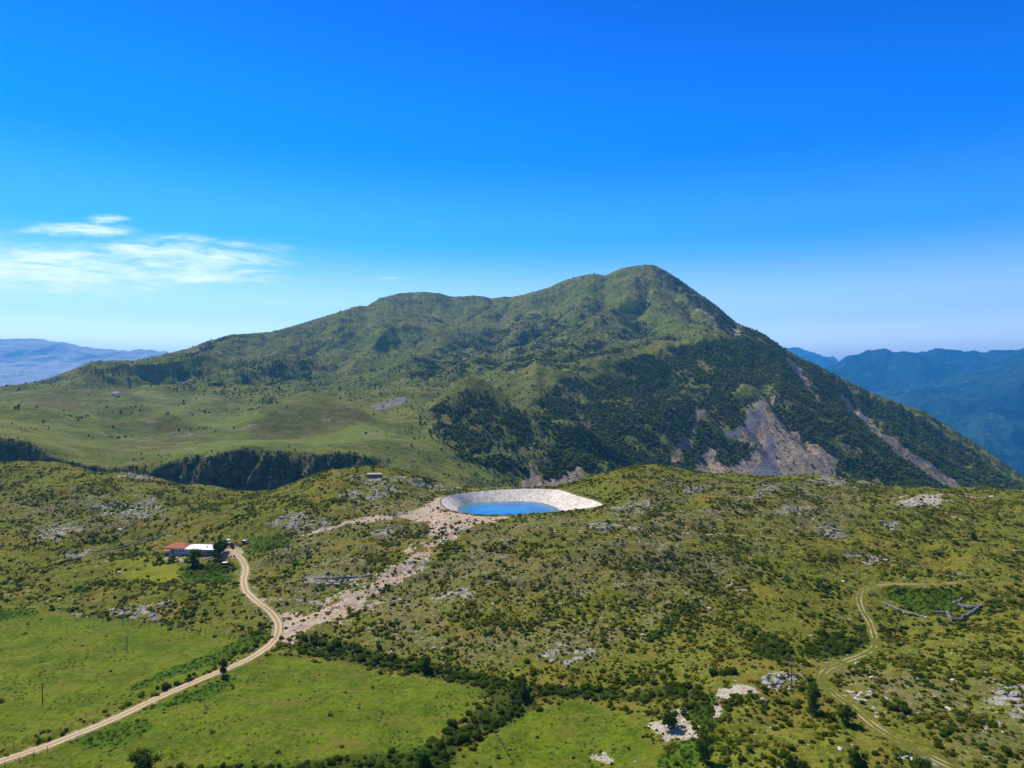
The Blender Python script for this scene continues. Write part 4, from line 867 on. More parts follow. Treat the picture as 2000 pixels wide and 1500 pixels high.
for px, py, r, hs in [(1865, 1062, 2.7, .8), (1885, 1064, 1.6, .8), (1832, 1083, 1.8, .9), (1850, 1085, 1.6, .9), (1903, 1052, 2.3, 1.25), (1922, 1058, 1.8, .9), (1918, 1028, 1.5, .8), (1947, 1027, 1.2, .9), (1815, 1116, 2.4, .9), (1995, 1080, 1.9, .9), (1985, 1072, 1.3, .9), (1570, 1180, 2.2, .8), (1560, 1190, 1.8, .8), (1605, 1165, 2.2, .7), (1625, 1168, 1.6, .7), (1975, 1178, 3.0, .9), (1995, 1165, 2.2, 1), (1965, 1468, 2.2, .8)]:
    put_bush(px, py, r, 'bush', None, None, hs)
along([(60, 1455), (100, 1440), (140, 1420)], 4, 5, .7, 1.3, 'bush', 'beside the dirt road at the lower left', 'bushes beside the lower dirt road')
along([(1010, 1352), (1060, 1345), (1000, 1325)], 6, 7, 1.5, 2.2, 'bush', W2, 'bushes of the belt between the two meadows')
# single bushes spread over the slopes
rs9 = np.random.default_rng(99); n_b = sum(1 for o in COL.objects if o.name.startswith('bush'))
tries = 0
while n_b < 292 and tries < 4000:
    tries += 1; px = rs9.uniform(560, 2020); py = rs9.uniform(1140, 1500)**1.0
    x, y = ns.at(px, py)
    if look(ns, meadow, x, y) > .1 or look(ns, dirt, x, y) > .3 or look(ns, white, x, y) > .2 or look(ns, roadclear, x, y) < 3.2: continue
    if py < 1200 and rs9.random() < .6: continue
    if fbm(np.array([x]), np.array([y]), 30, 2, 501)[0] < (.0 if px < 1400 else -.15): continue
    put_bush(px, py, rs9.uniform(.85, 1.7), 'bush', None, None, .9); n_b += 1
# a few brambles at the verges; the rest is one thicket
for i, (px, py, r, wh) in enumerate([(385, 1352, 1.2, 'in the strip right of the dirt road'), (222, 1436, 1.1, 'in the patch by the lower dirt road'), (880, 1432, 1.2, 'in the strip beside the bush belt')]):
    b_ = put_bush(px, py, r, 'bramble', wh, 'brambles', .7, 'bright green'); b_.data = lush_meshes[i]; protos[('bramble', i)] = b_

# trees: trunk with limbs and a leafy crown
def tree_proto(name, seed, h, r, mat, label, cat, loc, group=None, tall=1.0, n=900):
    rs = np.random.default_rng(seed); o = root(name, loc, rs.uniform(0, 6), label, cat, group)
    mb = MB(); mb.tube([(0, 0, -.3), (.05*h*rs.normal()*.3, 0, h*.25), (.02*h, .02*h, h*.5), (0, .03*h, h*.75)], [.045*h, .035*h, .024*h, .01*h])
    lob = [(0, 0, h*.55, r*.62, tall), (0, 0, h*.28, r*.6, tall)]
    for i in range(14):
        a = rs.uniform(0, 6.28); q = rs.uniform(.35, .75)*r; z = rs.uniform(.16, .85)*h
        q *= 1.15-abs(z/h-.55); lob.append((math.cos(a)*q, math.sin(a)*q, z, rs.uniform(.28, .5)*r, tall*rs.uniform(.8, 1.1)))
        mb.tube([(0, 0, h*.28), (math.cos(a)*q*.5, math.sin(a)*q*.5, (z+h*.28)*.5), (math.cos(a)*q, math.sin(a)*q, z)], [.018*h, .012*h, .005*h], 5)
    lob.append((0, 0, h*.88, r*.34, tall))
    mb.build('trunk', M_bark, o)
    c_ = bpy.data.objects.new('crown', leaf_mesh('crown', mat, lob, n, .11*r**.6, seed+1, .62)); COL.objects.link(c_); c_.parent = o
    return o
tree_proto('tree', 1, 9.5, 4.9, M_tree, 'dark round tree standing in front of the white farm roof', 'tree', gpos(377, 1106), None, 1.0, 1300)
tree_proto('tree', 2, 10.0, 5.0, M_tree, 'broad green tree behind the right end of the farmhouse', 'tree', gpos(429, 1082), None, 1.0, 1300)
tree_proto('tree', 22, 5.0, 2.8, M_tree, 'lower tree leaning on the end wall of the white roofed building', 'tree', gpos(421, 1092))
tree_proto('small_tree', 3, 6.0, 2.0, M_brown, 'small reddish brown tree at the edge of the dirt road', 'tree', gpos(437, 1318), None, 1.2)
tree_proto('tree', 4, 6.4, 3.0, M_tree, 'lone rounded tree standing on the bare white clearing', 'tree', gpos(1306, 1422), None, 1.1)
tree_proto('tree', 5, 8.2, 2.5, M_tree, 'tall narrow tree beside the lower bend of the grassy track', 'tree', gpos(1587, 1393), None, 1.5)
tree_proto('tree', 6, 7.2, 2.4, M_tree, 'tall dark tree below the white clearing at the bottom edge', 'tree', gpos(1376, 1489), None, 1.4)
tree_proto('tree', 7, 5.0, 2.6, M_tree, 'bushy tree on the left side of the lower grassy track', 'tree', gpos(1652, 1412))
tree_proto('tree', 8, 5.5, 3.0, M_tree, 'spreading tree cut by the bottom edge near the track', 'tree', gpos(1672, 1500))
tree_proto("tree", 9, 6.0, 4.4, M_tree, 'large rounded tree at the bottom edge of the left meadow', 'tree', gpos(283, 1508), None, .8, 1500)
tree_proto('tree', 10, 4.0, 2.4, M_lush, 'bright green bushy tree at the foot of the bush belt', 'tree', gpos(828, 1493))
tree_proto('tree', 11, 5.5, 2.6, M_tree, 'tall tree rising from the hedge above the middle meadow', 'tree', gpos(832, 1312), None, 1.1)
tree_proto('tree', 12, 5.0, 2.4, M_tree, 'tree at the bend where the two bush belts meet', 'tree', gpos(1022, 1362), None, 1.2)
tree_proto('tree', 13, 4.2, 1.6, M_tree, 'pointed dark tree on the upper right slope', 'tree', gpos(1900, 1054), None, 1.5)
tree_proto('tree', 14, 4.4, 2.6, M_tree, 'spreading tree cut by the bottom edge right of the clearing', 'tree', gpos(1555, 1512))
tree_proto('tree', 15, 4.0, 2.8, M_tree, 'low wide tree in the bottom right corner', 'tree', gpos(1800, 1518))

# uncounted growth
def spread(sheet, x, y, zoff, s, rs, ns_, zs=(.55, .95)):
    z = sheet.z(x, y); n = len(x); pos = np.c_[x, y, z-zoff*s]; scl = np.c_[s, s*rs.uniform(.85, 1.2, n), s*rs.uniform(*zs, n)]
    rot = np.c_[rs.uniform(-.1, .1, (n, 2)), rs.uniform(0, 6.28, n)]; return pos, scl, rot, rs.integers(0, ns_, n)
sp = []
for i, me_ in enumerate(scrub_meshes):
    o = bpy.data.objects.new('low_shrub', me_); COL.objects.link(o); px, py = [(1120, 1480), (1195, 1492), (905, 1478), (1228, 1462), (1050, 1440)][i]
    o.location = gpos(px, py, None, -.05); o.scale = (.9, .9, .8); sp.append(o)
    tag(o, ['low olive shrub alone in the right meadow near its bottom edge', 'low shrub beside the pale rubble in the right meadow', 'low shrub beside the foot of the bush belt', 'low olive shrub between rubble and white clearing', 'low dark shrub below the wire fence in right meadow'][i], 'shrub')
x, y, rs = lattice(1.0, 135, 640, 1.45, 600)
q = lambda a_: look(ns, a_, x, y)
cl_ = fbm(x, y, 26, 4, 610)
pu, pv = 1000+F*x/y, 750+F*(CAMZ-ns.z(x, y))/y
d = (.44+.9*cl_+1.1*fbm(x, y, 6.5, 2, 611)+.25*sstep(pu, 700, 1000)*sstep(-pu, -1650, -1400)*sstep(pv, 1040, 1120))*(1-.985*q(meadow))*(1-.6*q(dirt))*(1-.3*q(rock))*(1-q(white))*(1-.93*q(yellow))*(1-.8*q(belt))*(q(roadclear) > 2.3)*(liner_z(x, y)[1] < -1.8)
padd = sstep(liner_z(x, y)[1], -13, -4)*(y < 440)*.0
hx, hy = ns.at(370, 1085); d = d*(np.hypot(x-hx-3, (y-hy)*1.0-1) > 17)
m_ = (rs.random(len(x)) < d) & ns.seen(x, y, .02); x, y, cl_ = x[m_], y[m_], cl_[m_]
s = np.exp(rs.normal(-.2, .45, len(x)))*(.85+.5*sstep(cl_, -.1, .4)); s = np.clip(s*np.where(rs.random(len(x)) < .1, 1.7, 1), .3, 2.3)
pos, scl, rot, idx = spread(ns, x, y, .12, s, rs, 3); dk = rs.random(len(x)) < .25+.5*sstep(fbm(x, y, 40, 3, 620), 0, .3); idx = np.where(dk, rs.integers(3, 5, len(x)), idx)
scatter('scrub', sp, pos, scl, rot, idx, 'low olive and dark green scrub dotted over the rough hillside', 'scrub'); print('scrub', len(x))
bp = [protos[('bramble', k)] for k in range(3) if ('bramble', k) in protos]
x, y, rs = lattice(1.0, 135, 420, 1.25, 630)
m_ = (rs.random(len(x)) < look(ns, lush, x, y)*.8) & (look(ns, roadclear, x, y) > 2.1); x, y = x[m_], y[m_]
s = np.clip(np.exp(rs.normal(-.3, .3, len(x))), .4, 1.4); pos, scl, rot, idx = spread(ns, x, y, .15, s, rs, len(bp), (.45, .8))
scatter('bramble_thicket', bp, pos, scl, rot, idx, 'bright green bramble and fern thicket along hedges and road verges', 'thicket'); print('thicket', len(x))
bb = [protos[('bush', k)] for k in range(4)]
x, y, rs = lattice(1.0, 135, 420, 1.9, 633)
pu, pv = 1000+F*x/y, 750+F*(CAMZ-ns.z(x, y))/y
cl2 = fbm(x, y, 20, 5, 634); lowr = sstep(pu, 1000, 1300)*sstep(pv, 1130, 1230)
d = look(ns, belt, x, y)*.82 + (1-look(ns, belt, x, y))*(1-look(ns, meadow, x, y))*(1-look(ns, white, x, y))*(1-look(ns, dirt, x, y))*(.03+.8*sstep(cl2, .02, .3))*(.12+.88*lowr)*sstep(pv, 1090, 1180)
m_ = (rs.random(len(x)) < d) & (look(ns, roadclear, x, y) > 3.0); x, y, bl = x[m_], y[m_], look(ns, belt, x, y)[m_]
s = np.clip(np.exp(rs.normal(.0, .42, len(x))), .4, 2.6)*(.85+.35*bl); pos, scl, rot, idx = spread(ns, x, y, .15, s, rs, 4, (.6, 1.0))
scatter('bush_thicket', bb, pos, scl, rot, idx, 'dense dark green bushes crowding the hedge belts and hollows', 'thicket'); print('bush thicket', len(x))
# meadow grass tussocks
tus = leaf_mesh('grass_tussock', leafy('tussock_blades', (.09, .13, .010), (.16, .18, .02), (.20, .21, .04)), [(0, 0, .12, .4, .5)], 40, .16, 91, .7)
to = bpy.data.objects.new('grass_tussock', tus); COL.objects.link(to); to.location = gpos(930, 1490); to.scale = (1.2, 1.2, 1.2); tag(to, 'grass tussock below the bush belt in the right meadow', 'grass tussock')
x, y, rs = lattice(1.0, 140, 320, 1.5, 640)
m_ = (rs.random(len(x)) < look(ns, meadow, x, y)*(.15+.9*fbm(x, y, 14, 3, 641))) & (look(ns, roadclear, x, y) > 2.4); x, y = x[m_], y[m_]
s = rs.uniform(.5, 1.3, len(x)); pos, scl, rot, idx = spread(ns, x, y, .05, s, rs, 1, (.5, 1.0))
scatter('grass', [to], pos, scl, rot, idx, 'uneven tussocky meadow grass', 'grass'); print('grass', len(x))
# forest and scattered trees of the mountain
M_h1 = leafy('hill_tree_leaves', (.07, .10, .010), (.10, .135, .014), (.13, .17, .02)); M_h2 = leafy('dark_hill_tree_leaves', (.046, .072, .010), (.07, .10, .014), (.09, .12, .018))
fm = [leaf_mesh('crown', m__, [(0, 0, 2.2, 1.9, 1.0), (.8, .4, 3.2, 1.3, 1), (-.9, .3, 2.7, 1.3, 1), (.1, -.9, 2.8, 1.3, 1)], 90, .6, 95+i, .85) for i, m__ in enumerate((M_h1, M_h2, leafy('pale_hill_tree_leaves', (.09, .11, .012), (.15, .15, .028), (.15, .17, .035))))]
fp = []
for i, (px, py) in enumerate([(862, 880), (975, 758), (742, 915)]):
    o = bpy.data.objects.new('hill_tree', fm[i]); COL.objects.link(o); o.location = gpos(px, py, ms); fp.append(o)
    tag(o, ['tree at the left foot of the wooded cone hill', 'dark tree beside the top of the wooded cone hill', 'tree beyond the concrete slab on the far valley edge'][i], 'tree')
x, y, rs = lattice(.93, 640, 3600, 4.3, 650)
dd = look(ms, den, x, y); dd = dd*np.where(y > 2000, .75, 1)
m_ = (rs.random(len(x)) < dd) & ms.seen(x, y, .012); x, y, dd = x[m_], y[m_], dd[m_]
s = np.exp(rs.normal(-.12, .34, len(x)))*(.62+.55*sstep(dd, .3, .8)); s = np.clip(s, .35, 1.6)*np.where(y < 900, .62, 1)
pos, scl, rot, idx = spread(ms, x, y, .5, s, rs, 3, (.8, 1.2))
scatter('forest', fp, pos, scl, rot, idx, 'dark woodland and scattered trees over the mountain and ravines', 'forest'); print('forest', len(x))

# ------------------------------------------------------------------ rocks
M_rock = plain('limestone', (.30, .285, .27), .9, .35, 1.2); M_pale = plain('pale_limestone', (.50, .465, .42), .9, .2, 2); M_pink = plain('pinkish_rubble', (.42, .33, .27), .9, .25, 2)
rock_me = []
for i in range(5): rock_me.append(MB().rock((0, 0, 0), (1, .8, 1), 700+i, .55).mesh('boulder', M_rock))
pale_me = [MB().rock((0, 0, 0), (1, .8, 1), 720+i, .55).mesh('boulder', M_pale) for i in range(3)]
pink_me = [MB().rock((0, 0, 0), (1, .8, 1), 740+i, .6).mesh('boulder', M_pink) for i in range(2)]
RN = {0: 'in the outcrop above the left meadow', 2: 'in the outcrop around the tall pole', 3: 'in the pale scree right of the lower track', 4: 'in the grey outcrop right of the reservoir',
      5: 'in the outcrop below the reservoir', 6: 'in the crest knob by the reservoir', 7: 'in the outcrop on the left skyline', 8: 'in the outcrop above the green yard', 9: 'in the rocky row by the rubble',
      11: 'in an outcrop on the right slope', 12: 'in the round outcrop, upper right slope', 14: 'in the pale slab on the right slope', 17: 'in the lower right outcrop', 18: 'by the bottom of the track'}
cnt = 0
for k, wh in RN.items():
    P_ = np.array(ROCKS[k], float); rs = np.random.default_rng(800+k); n = 26 if k == 0 else 18; got = 0
    while got < n:
        px = rs.uniform(P_[:, 0].min(), P_[:, 0].max()); py = rs.uniform(P_[:, 1].min(), P_[:, 1].max())
        if not inpoly(np.array([px]), np.array([py]), P_)[0]: continue
        got += 1; x, y, z = gpos(px, py); r = np.exp(rs.normal(.25, .4)); r = min(r, 2.2) if k not in (3, 18) else min(r*.6, 1.1)
        if look(ns, roadclear, x, y) < 2.4+r: continue
        o = bpy.data.objects.new('boulder', rock_me[got % 5] if k not in (3, 18) else pale_me[got % 3]); COL.objects.link(o); o.location = (x, y, z-.1*r); o.rotation_euler = (rs.uniform(-.3, .3), rs.uniform(-.3, .3), rs.uniform(0, 6.28))
        o.scale = (r, r*rs.uniform(.7, 1.1), r*rs.uniform(.6, 1.0)); cnt += 1
        o['_w'] = wh; o['_r'] = r; o['_h'] = o.scale[2]/o.scale[0]; o['_t'] = ('pale' if k in (3, 18) else 'grey')+' boulder'
        tag(o, ('pale' if k in (3, 18) else 'grey')+' weathered limestone boulder '+wh, 'boulder', 'boulders '+wh)
rp = []
for i, (me_, px, py, lb) in enumerate([(rock_me[0], 1240, 1488, 'small grey stone alone in the right meadow'), (rock_me[1], 745, 1242, 'grey stone at the top of the hedge'), (rock_me[2], 505, 1205, 'grey stone beside the dirt road curve'),
                                      (pale_me[0], 1175, 1480, 'white stone in the rubble of the right meadow'), (pale_me[1], 1300, 1440, 'white stone at the foot of the clearing tree'), (pink_me[0], 570, 1232, 'pinkish stone where the bare track joins the dirt road'), (pink_me[1], 840, 1036, 'pinkish stone on the bare earth left of the reservoir')]):
    o = bpy.data.objects.new('stone', me_); COL.objects.link(o); o.location = gpos(px, py); o.scale = (.6, .5, .5); rp.append(o); tag(o, lb, 'stone')
x, y, rs = lattice(1.0, 140, 640, 1.15, 660)
rk, dt, wt = look(ns, rock, x, y), look(ns, dirt, x, y), look(ns, white, x, y); rb = look(ns, rub, x, y); gen = (1-look(ns, meadow, x, y))*(1-look(ns, lush, x, y))
d = .42*rk+.3*rb+.45*wt+.018*gen+.03*look(ns, stony, x, y)+.02*dt
m_ = (rs.random(len(x)) < d) & ns.seen(x, y, .02) & (look(ns, roadclear, x, y) > 2.2) & (liner_z(x, y)[1] < -2); x, y, rk, rb, wt = x[m_], y[m_], rk[m_], rb[m_], wt[m_]
s = np.clip(np.exp(rs.normal(-1.05, .45, len(x)))*(1+.7*rk), .15, 1.5); pos, scl, rot, idx = spread(ns, x, y, .1, s, rs, 3, (.6, 1.1))
idx = np.where(wt > .3, rs.integers(3, 5, len(x)), np.where(rs.random(len(x)) < rb, rs.integers(5, 7, len(x)), idx)); idx = np.where((rk < .2) & (rs.random(len(x)) < .4) & (idx < 3), 3, idx)
scatter('stones', rp, pos, scl, rot, idx, 'loose limestone and rubble strewn over the slopes', 'stones'); print('stones', len(x), 'boulders', cnt)

# ------------------------------------------------------------------ farm
M_wall = plain('rendered_wall', (.36, .37, .38), .9, .12, 1.5); M_tile = plain('red_tiles', (.40, .11, .055), .85, .25, 1.2); M_white = plain('white_roof_sheet', (.80, .80, .82), .5, .04, .6); M_glass = plain('dark_glass', (.02, .025, .03), .15, .1, 1, 0, .5)
M_wood = plain('weathered_wood', (.13, .095, .065), .9, .3, 5); M_blue = plain('blue_paint', (.02, .07, .28), .6, .15, 2); M_conc = plain('concrete', (.36, .34, .31), .9, .15, 1.0); M_limew = plain('whitewashed_stone', (.62, .60, .56), .9, .15, 2); M_metal = plain('grey_metal', (.3, .3, .31), .4, .1, 4, .7)
def hip_roof(x0, x1, y0, y1, z, rise, over=.5):
    a, b_, c, d_ = x0-over, x1+over, y0-over, y1+over; my = (c+d_)/2; k = (d_-c)/2*.75
    return [(a, c, z), (b_, c, z), (b_, d_, z), (a, d_, z), (a+k, my, z+rise), (b_-k, my, z+rise), (a, c, z-.18), (b_, c, z-.18), (b_, d_, z-.18), (a, d_, z-.18)], \
        [(0, 1, 5, 4), (1, 2, 5), (2, 3, 4, 5), (3, 0, 4), (6, 7, 1, 0), (7, 8, 2, 1), (8, 9, 3, 2), (9, 6, 0, 3), (9, 8, 7, 6)]
def window(parent, x, y, z, w=1.0, h=1.1, ax='x', mat=None):
    f_ = MB(); 
    for (a, b_, c, d_) in ((-w/2-.08, -w/2, 0, h), (w/2, w/2+.08, 0, h), (-w/2-.08, w/2+.08, h, h+.08), (-w/2-.08, w/2+.08, -.08, 0)): f_.box(a, b_, -.05, .04, c, d_)
    o = f_.build('window', M_limew, parent, loc=(x, y, z)); 
    if ax == 'y': o.rotation_euler = (0, 0, math.pi/2)
    o['haskids'] = 1; MB().box(-w/2, w/2, -.02, .02, 0, h).build('pane', M_glass, o); return o
HX, HY, HZ = gpos(343, 1083)
hz = float(ns.z(HX, HY+4))
h1 = root('farmhouse', (HX, HY+5, hz), math.radians(-7), 'low grey farmhouse with a red tiled hip roof beside the white roofed building', 'house')
MB().box(-6, 6, -4.5, 4.5, -1.5, 2.8).build('wall', M_wall, h1)
mb = MB(); mb.add(*hip_roof(-6, 6, -4.5, 4.5, 2.8, 2.3)); rf = mb.build('roof', M_tile, h1); 
MB().box(-1.2, -.6, .8, 1.4, 4.0, 5.5).build('chimney', M_conc, rf)
for xx in (.6, 2.9): window(h1, xx, -4.53, .9)
window(h1, 5.0, -4.53, .9, .9, 1.0)
dm = MB().box(-.5, .5, -.05, .03, 0, 2.1).build('door', M_wood, h1, loc=(-1.2, -4.53, 0)); MB().box(.3, .4, -.1, -.05, 1, 1.1).build('handle', M_metal, dm)
pr = MB(); pr.add([(-5.6, -7.4, 1.75), (-1.9, -7.4, 1.75), (-1.9, -4.6, 2.5), (-5.6, -4.6, 2.5), (-5.6, -7.4, 1.6), (-1.9, -7.4, 1.6), (-1.9, -4.6, 2.35), (-5.6, -4.6, 2.35)], [(0, 1, 2, 3), (7, 6, 5, 4), (4, 5, 1, 0), (5, 6, 2, 1), (7, 4, 0, 3), (6, 7, 3, 2)]); pr.build('porch_roof', M_tile, h1)
for xx in (-5.4, -2.1): MB().box(xx-.08, xx+.08, -7.3, -7.14, -1, 1.62).build('porch_post', M_wood, h1)
wx, wy, wz = gpos(395, 1088); wx2 = HX+14.5
h2 = root('farm_building', (wx2, HY+3.2, hz), math.radians(-7), 'long grey farm building under a bright white sheet roof, right of the farmhouse', 'farm building')
MB().box(-8.2, 8.2, -4.8, 5.0, -2, 2.7).build('wall', M_wall, h2)
mb = MB(); rv_ = [(-8.5, -5.3, 2.72), (8.6, -5.3, 2.72), (8.6, .3, 3.75), (-8.5, .3, 3.75), (8.6, 5.5, 2.95), (-8.5, 5.5, 2.95)]; rv2 = [(a, b_, c-.12) for a, b_, c in rv_]
mb.add(rv_+rv2, [(0, 1, 2, 3), (3, 2, 4, 5), (9, 8, 7, 6), (11, 10, 8, 9), (6, 7, 1, 0), (7, 8, 2, 1), (8, 10, 4, 2), (10, 11, 5, 4), (11, 9, 3, 5), (9, 6, 0, 3)]); rf = mb.build('roof', M_white, h2)
mb = MB(); mb.tube([(3.2, -2.2, 3.0), (3.2, -2.2, 4.1)], .3, 10); mb.build('flue', M_glass, rf); MB().box(4.6, 5.1, 1.5, 2.0, 3.2, 4.8).build('chimney', M_conc, rf)
for k in range(12): pass
rb_ = MB()
for k in range(20): rb_.add([(-8.4+k*.88, -5.3, 2.74), (-8.3+k*.88, -5.3, 2.79), (-8.2+k*.88, -5.3, 2.74), (-8.4+k*.88, .3, 3.77), (-8.3+k*.88, .3, 3.82), (-8.2+k*.88, .3, 3.77)], [(0, 1, 4, 3), (1, 2, 5, 4)])
rb_.build('seam', M_white, rf)
for xx in (-5, -2.2, 1.0): window(h2, xx, -4.83, .9)
dm = MB().box(-.55, .55, -.05, .03, 0, 2.1).build('door', M_wood, h2, loc=(3.2, -4.83, 0)); MB().box(.35, .45, -.1, -.05, 1, 1.1).build('handle', M_metal, dm)
an = MB().box(4.4, 8.1, -5.0, -4.82, .1, 2.2).build('shutter_door', M_blue, h2)
def stone_row(mb, pts, h, wdt, seed, size=.45):
    rs = np.random.default_rng(seed)
    for (a, b_) in zip(pts[:-1], pts[1:]):
        a = np.array(a, float); b_ = np.array(b_, float); L_ = np.hypot(*(b_-a)[:2]); n = int(L_/size*max(1, h/size)*max(1, wdt/size)*1.5)
        for i in range(n):
            t_ = rs.random(); p = a+(b_-a)*t_; p[:2] += rs.uniform(-.5, .5, 2)*wdt*.8
            hh = h*(.75+.35*math.sin(t_*L_*.8+seed)); mb.rock((p[0], p[1], p[2]+rs.uniform(0, hh)), tuple(size*rs.uniform(.6, 1.1, 3)), int(rs.integers(1e6)), .7, 1)
def pxpts(l): return [gpos(*p) for p in l]
def wallpath(l, n=6):
    P_ = [np.array(ns.at(*p)) for p in l]; out = []
    for a, b_ in zip(P_[:-1], P_[1:]):
        for k in range(n): q = a+(b_-a)*k/n; out.append(on(q[0], q[1]))
    out.append(on(*P_[-1])); return out
def wall_thing(name, l, h, wdt, seed, mat, label, cat, size=.45):
    mb = MB(); stone_row(mb, wallpath(l), h, wdt, seed, size); o = mb.build(name, mat); return tag(o, label, cat)
wall_thing('terrace_wall', [(394, 1095), (405, 1092), (416, 1089)], .9, .5, 31, M_limew, 'short pale terrace wall in front of the white roofed building', 'wall')
wall_thing('garden_wall', [(328, 1086), (343, 1085), (354, 1084)], .6, .5, 32, M_limew, 'low white edging wall in front of the red roofed farmhouse', 'wall')
wall_thing('dry_stone_wall', [(1724, 1177), (1745, 1188), (1768, 1198), (1790, 1203), (1811, 1209)], .75, .7, 33, M_pale, 'low pale dry stone wall running down beside the roofless ruin', 'wall', .4)
wall_thing('dry_stone_wall', [(612, 1132), (650, 1130), (690, 1128), (722, 1125)], .9, .8, 34, M_rock, 'crumbled grey dry stone wall above the rubble slope', 'wall', .5)
wall_thing('dry_stone_wall', [(180, 1078), (250, 1065), (300, 1052), (335, 1040)], .8, .8, 35, M_rock, 'crumbled grey stone row on the slope behind the farmhouse', 'wall', .5)
# roofless ruin
rx, ry, rz_ = gpos(1875, 1200)
ruin = root('stone_ruin', (rx, ry, rz_), 0, 'roofless stone ruin with broken pale topped walls near the right edge', 'ruin')
for l, h_ in (([(1823, 1197), (1849, 1198)], 1.3), ([(1849, 1197), (1857, 1211)], 2.0), ([(1857, 1212), (1877, 1213)], 1.4), ([(1877, 1212), (1898, 1199), (1917, 1184)], 2.6), ([(1913, 1185), (1890, 1190), (1872, 1182)], 2.0), ([(1862, 1178), (1879, 1170)], 1.6)):
    mb = MB(); W_ = wallpath(l, 4); stone_row(mb, [(a-rx, b_-ry, c-rz_) for a, b_, c in W_], h_*.75, .6, int(h_*50), .36); mb.build('wall', M_rock, ruin)
# concrete slab building on the skyline
bx, by, bz = gpos(731, 929)
bk = root('concrete_shelter', (bx, by, bz), math.radians(6), 'flat roofed concrete shelter half sunk in the skyline ridge', 'shelter')
MB().box(-4.2, 4.2, -2.6, 2.6, -1, 1.1).build('wall', plain('dark_concrete', (.10, .095, .09), .9), bk); MB().box(-5, 5, -3.3, 3.3, 1.1, 1.55).build('roof', M_conc, bk)
# distant farmhouse on the plateau
fx, fy, fz = gpos(226, 771, ms)
fh = root('distant_house', (fx, fy, fz), .2, 'tiny pale house on the far plateau at the left', 'house'); MB().box(-6, 6, -4, 4, -2, 4).build('wall', M_limew, fh)
mb = MB(); mb.add(*hip_roof(-6, 6, -4, 4, 4, 2.5)); mb.build('roof', M_conc, fh)
# vehicles
def tyre(parent, x, y, r=.34):
    mb = MB(); mb.tube([(x, y-.11, r), (x, y+.11, r)], r, 16); o = mb.build('wheel', plain('tyre', (.02, .02, .02)) if 'tyre' not in bpy.data.materials else bpy.data.materials['tyre'], parent)
    MB().tube([(x, y-.125, r), (x, y+.125, r)], r*.55, 12).build('rim', M_metal, o)
def vehicle(name, loc, rz, label, cat, body, prof, cabin, wdt, wheels, roofm=None):
    o = root(name, loc, rz, label, cat); w2 = wdt/2
    def extr(P, w, inset=0.0):
        n = len(P); v = [(x, -w+inset*(z > P[0][1]+.3), z) for x, z in P]+[(x, w-inset*(z > P[0][1]+.3), z) for x, z in P]
        return v, [tuple(range(n)), tuple(range(2*n-1, n-1, -1))]+[(i, i+n, (i+1) % n+n, (i+1) % n) for i in range(n)]
    mb = MB(); mb.add(*extr(prof, w2)); mb.build('body', body, o)
    mb = MB(); mb.add(*extr(cabin, w2-.06, .14)); mb.build('windows', M_glass, o)
    top = [p for p in cabin if p[1] > max(q[1] for q in cabin)-.05]; x0, x1 = min(p[0] for p in top), max(p[0] for p in top); zt = max(q[1] for q in cabin)
    MB().box(x0-.05, x1+.05, -w2+.16, w2-.16, zt-.01, zt+.06).build('roof', roofm or body, o)
    for x in wheels:
        for s_ in (-1, 1): tyre(o, x, s_*(w2-.1))
    xf = max(p[0] for p in prof)
    for s_ in (-1, 1): MB().box(xf-.02, xf+.03, s_*(w2-.35)-.15, s_*(w2-.35)+.15, .62, .82).build('headlight', M_limew, o)
    return o
P_white = plain('white_car_paint', (.78, .78, .8), .3, .02, 1, 0, .5); P_navy = plain('navy_car_paint', (.02, .03, .08), .3, .05, 1, 0, .5); P_mar = plain('dark_red_paint', (.09, .035, .03), .5, .2, 2)
prof = [(-2.35, .35), (2.3, .35), (2.35, .8), (1.6, 1.1), (-2.35, 1.15)]; cab = [(-2.25, 1.12), (1.5, 1.08), (.9, 1.9), (-2.1, 1.92)]
vx, vy, vz = gpos(446, 1061); vehicle('white_van', (vx, vy, vz+.05), math.radians(-62), 'white van with dark windows parked above the end of the dirt road', 'van', P_white, prof, cab, 1.9, (-1.45, 1.5))
prof = [(-2.2, .35), (2.2, .35), (2.25, .75), (1.2, .98), (-2.2, 1.0)]; cab = [(-2.0, .97), (1.2, .95), (.5, 1.5), (-1.6, 1.52)]
vx, vy, vz = gpos(479, 1061); vehicle('dark_car', (vx, vy, vz+.05), math.radians(-28), 'dark blue car with a pale roof parked on the grass right of the van', 'car', P_navy, prof, cab, 1.8, (-1.35, 1.4), P_white)
vx, vy, vz = gpos(453, 1065); tr = root('trailer', (vx, vy, vz+.05), math.radians(-50), 'small dark brown trailer between the white van and the road end', 'trailer')
mb = MB(); mb.box(-1.4, 1.4, -.8, .8, .5, .62); mb.box(-1.4, 1.4, -.8, -.74, .62, 1.15); mb.box(-1.4, 1.4, .74, .8, .62, 1.15); mb.box(-1.4, -1.34, -.74, .74, .62, 1.15); mb.box(1.34, 1.4, -.74, .74, .62, 1.15); mb.build('body', P_mar, tr); MB().tube([(1.4, 0, .55), (2.5, 0, .5)], .05).build('drawbar', M_metal, tr)
for s_ in (-1, 1): tyre(tr, -.1, s_*.92, .3)
vx, vy, vz = gpos(440, 1102); ht = root('animal_hutch', (vx, vy, vz), .1, 'small hutch with a flat white roof below the farm trees', 'hutch')
MB().box(-1.1, 1.1, -.7, .7, -.3, 1.0).build('wall', M_wood, ht); MB().box(-1.35, 1.35, -.95, .95, 1.0, 1.1).build('roof', M_white, ht)

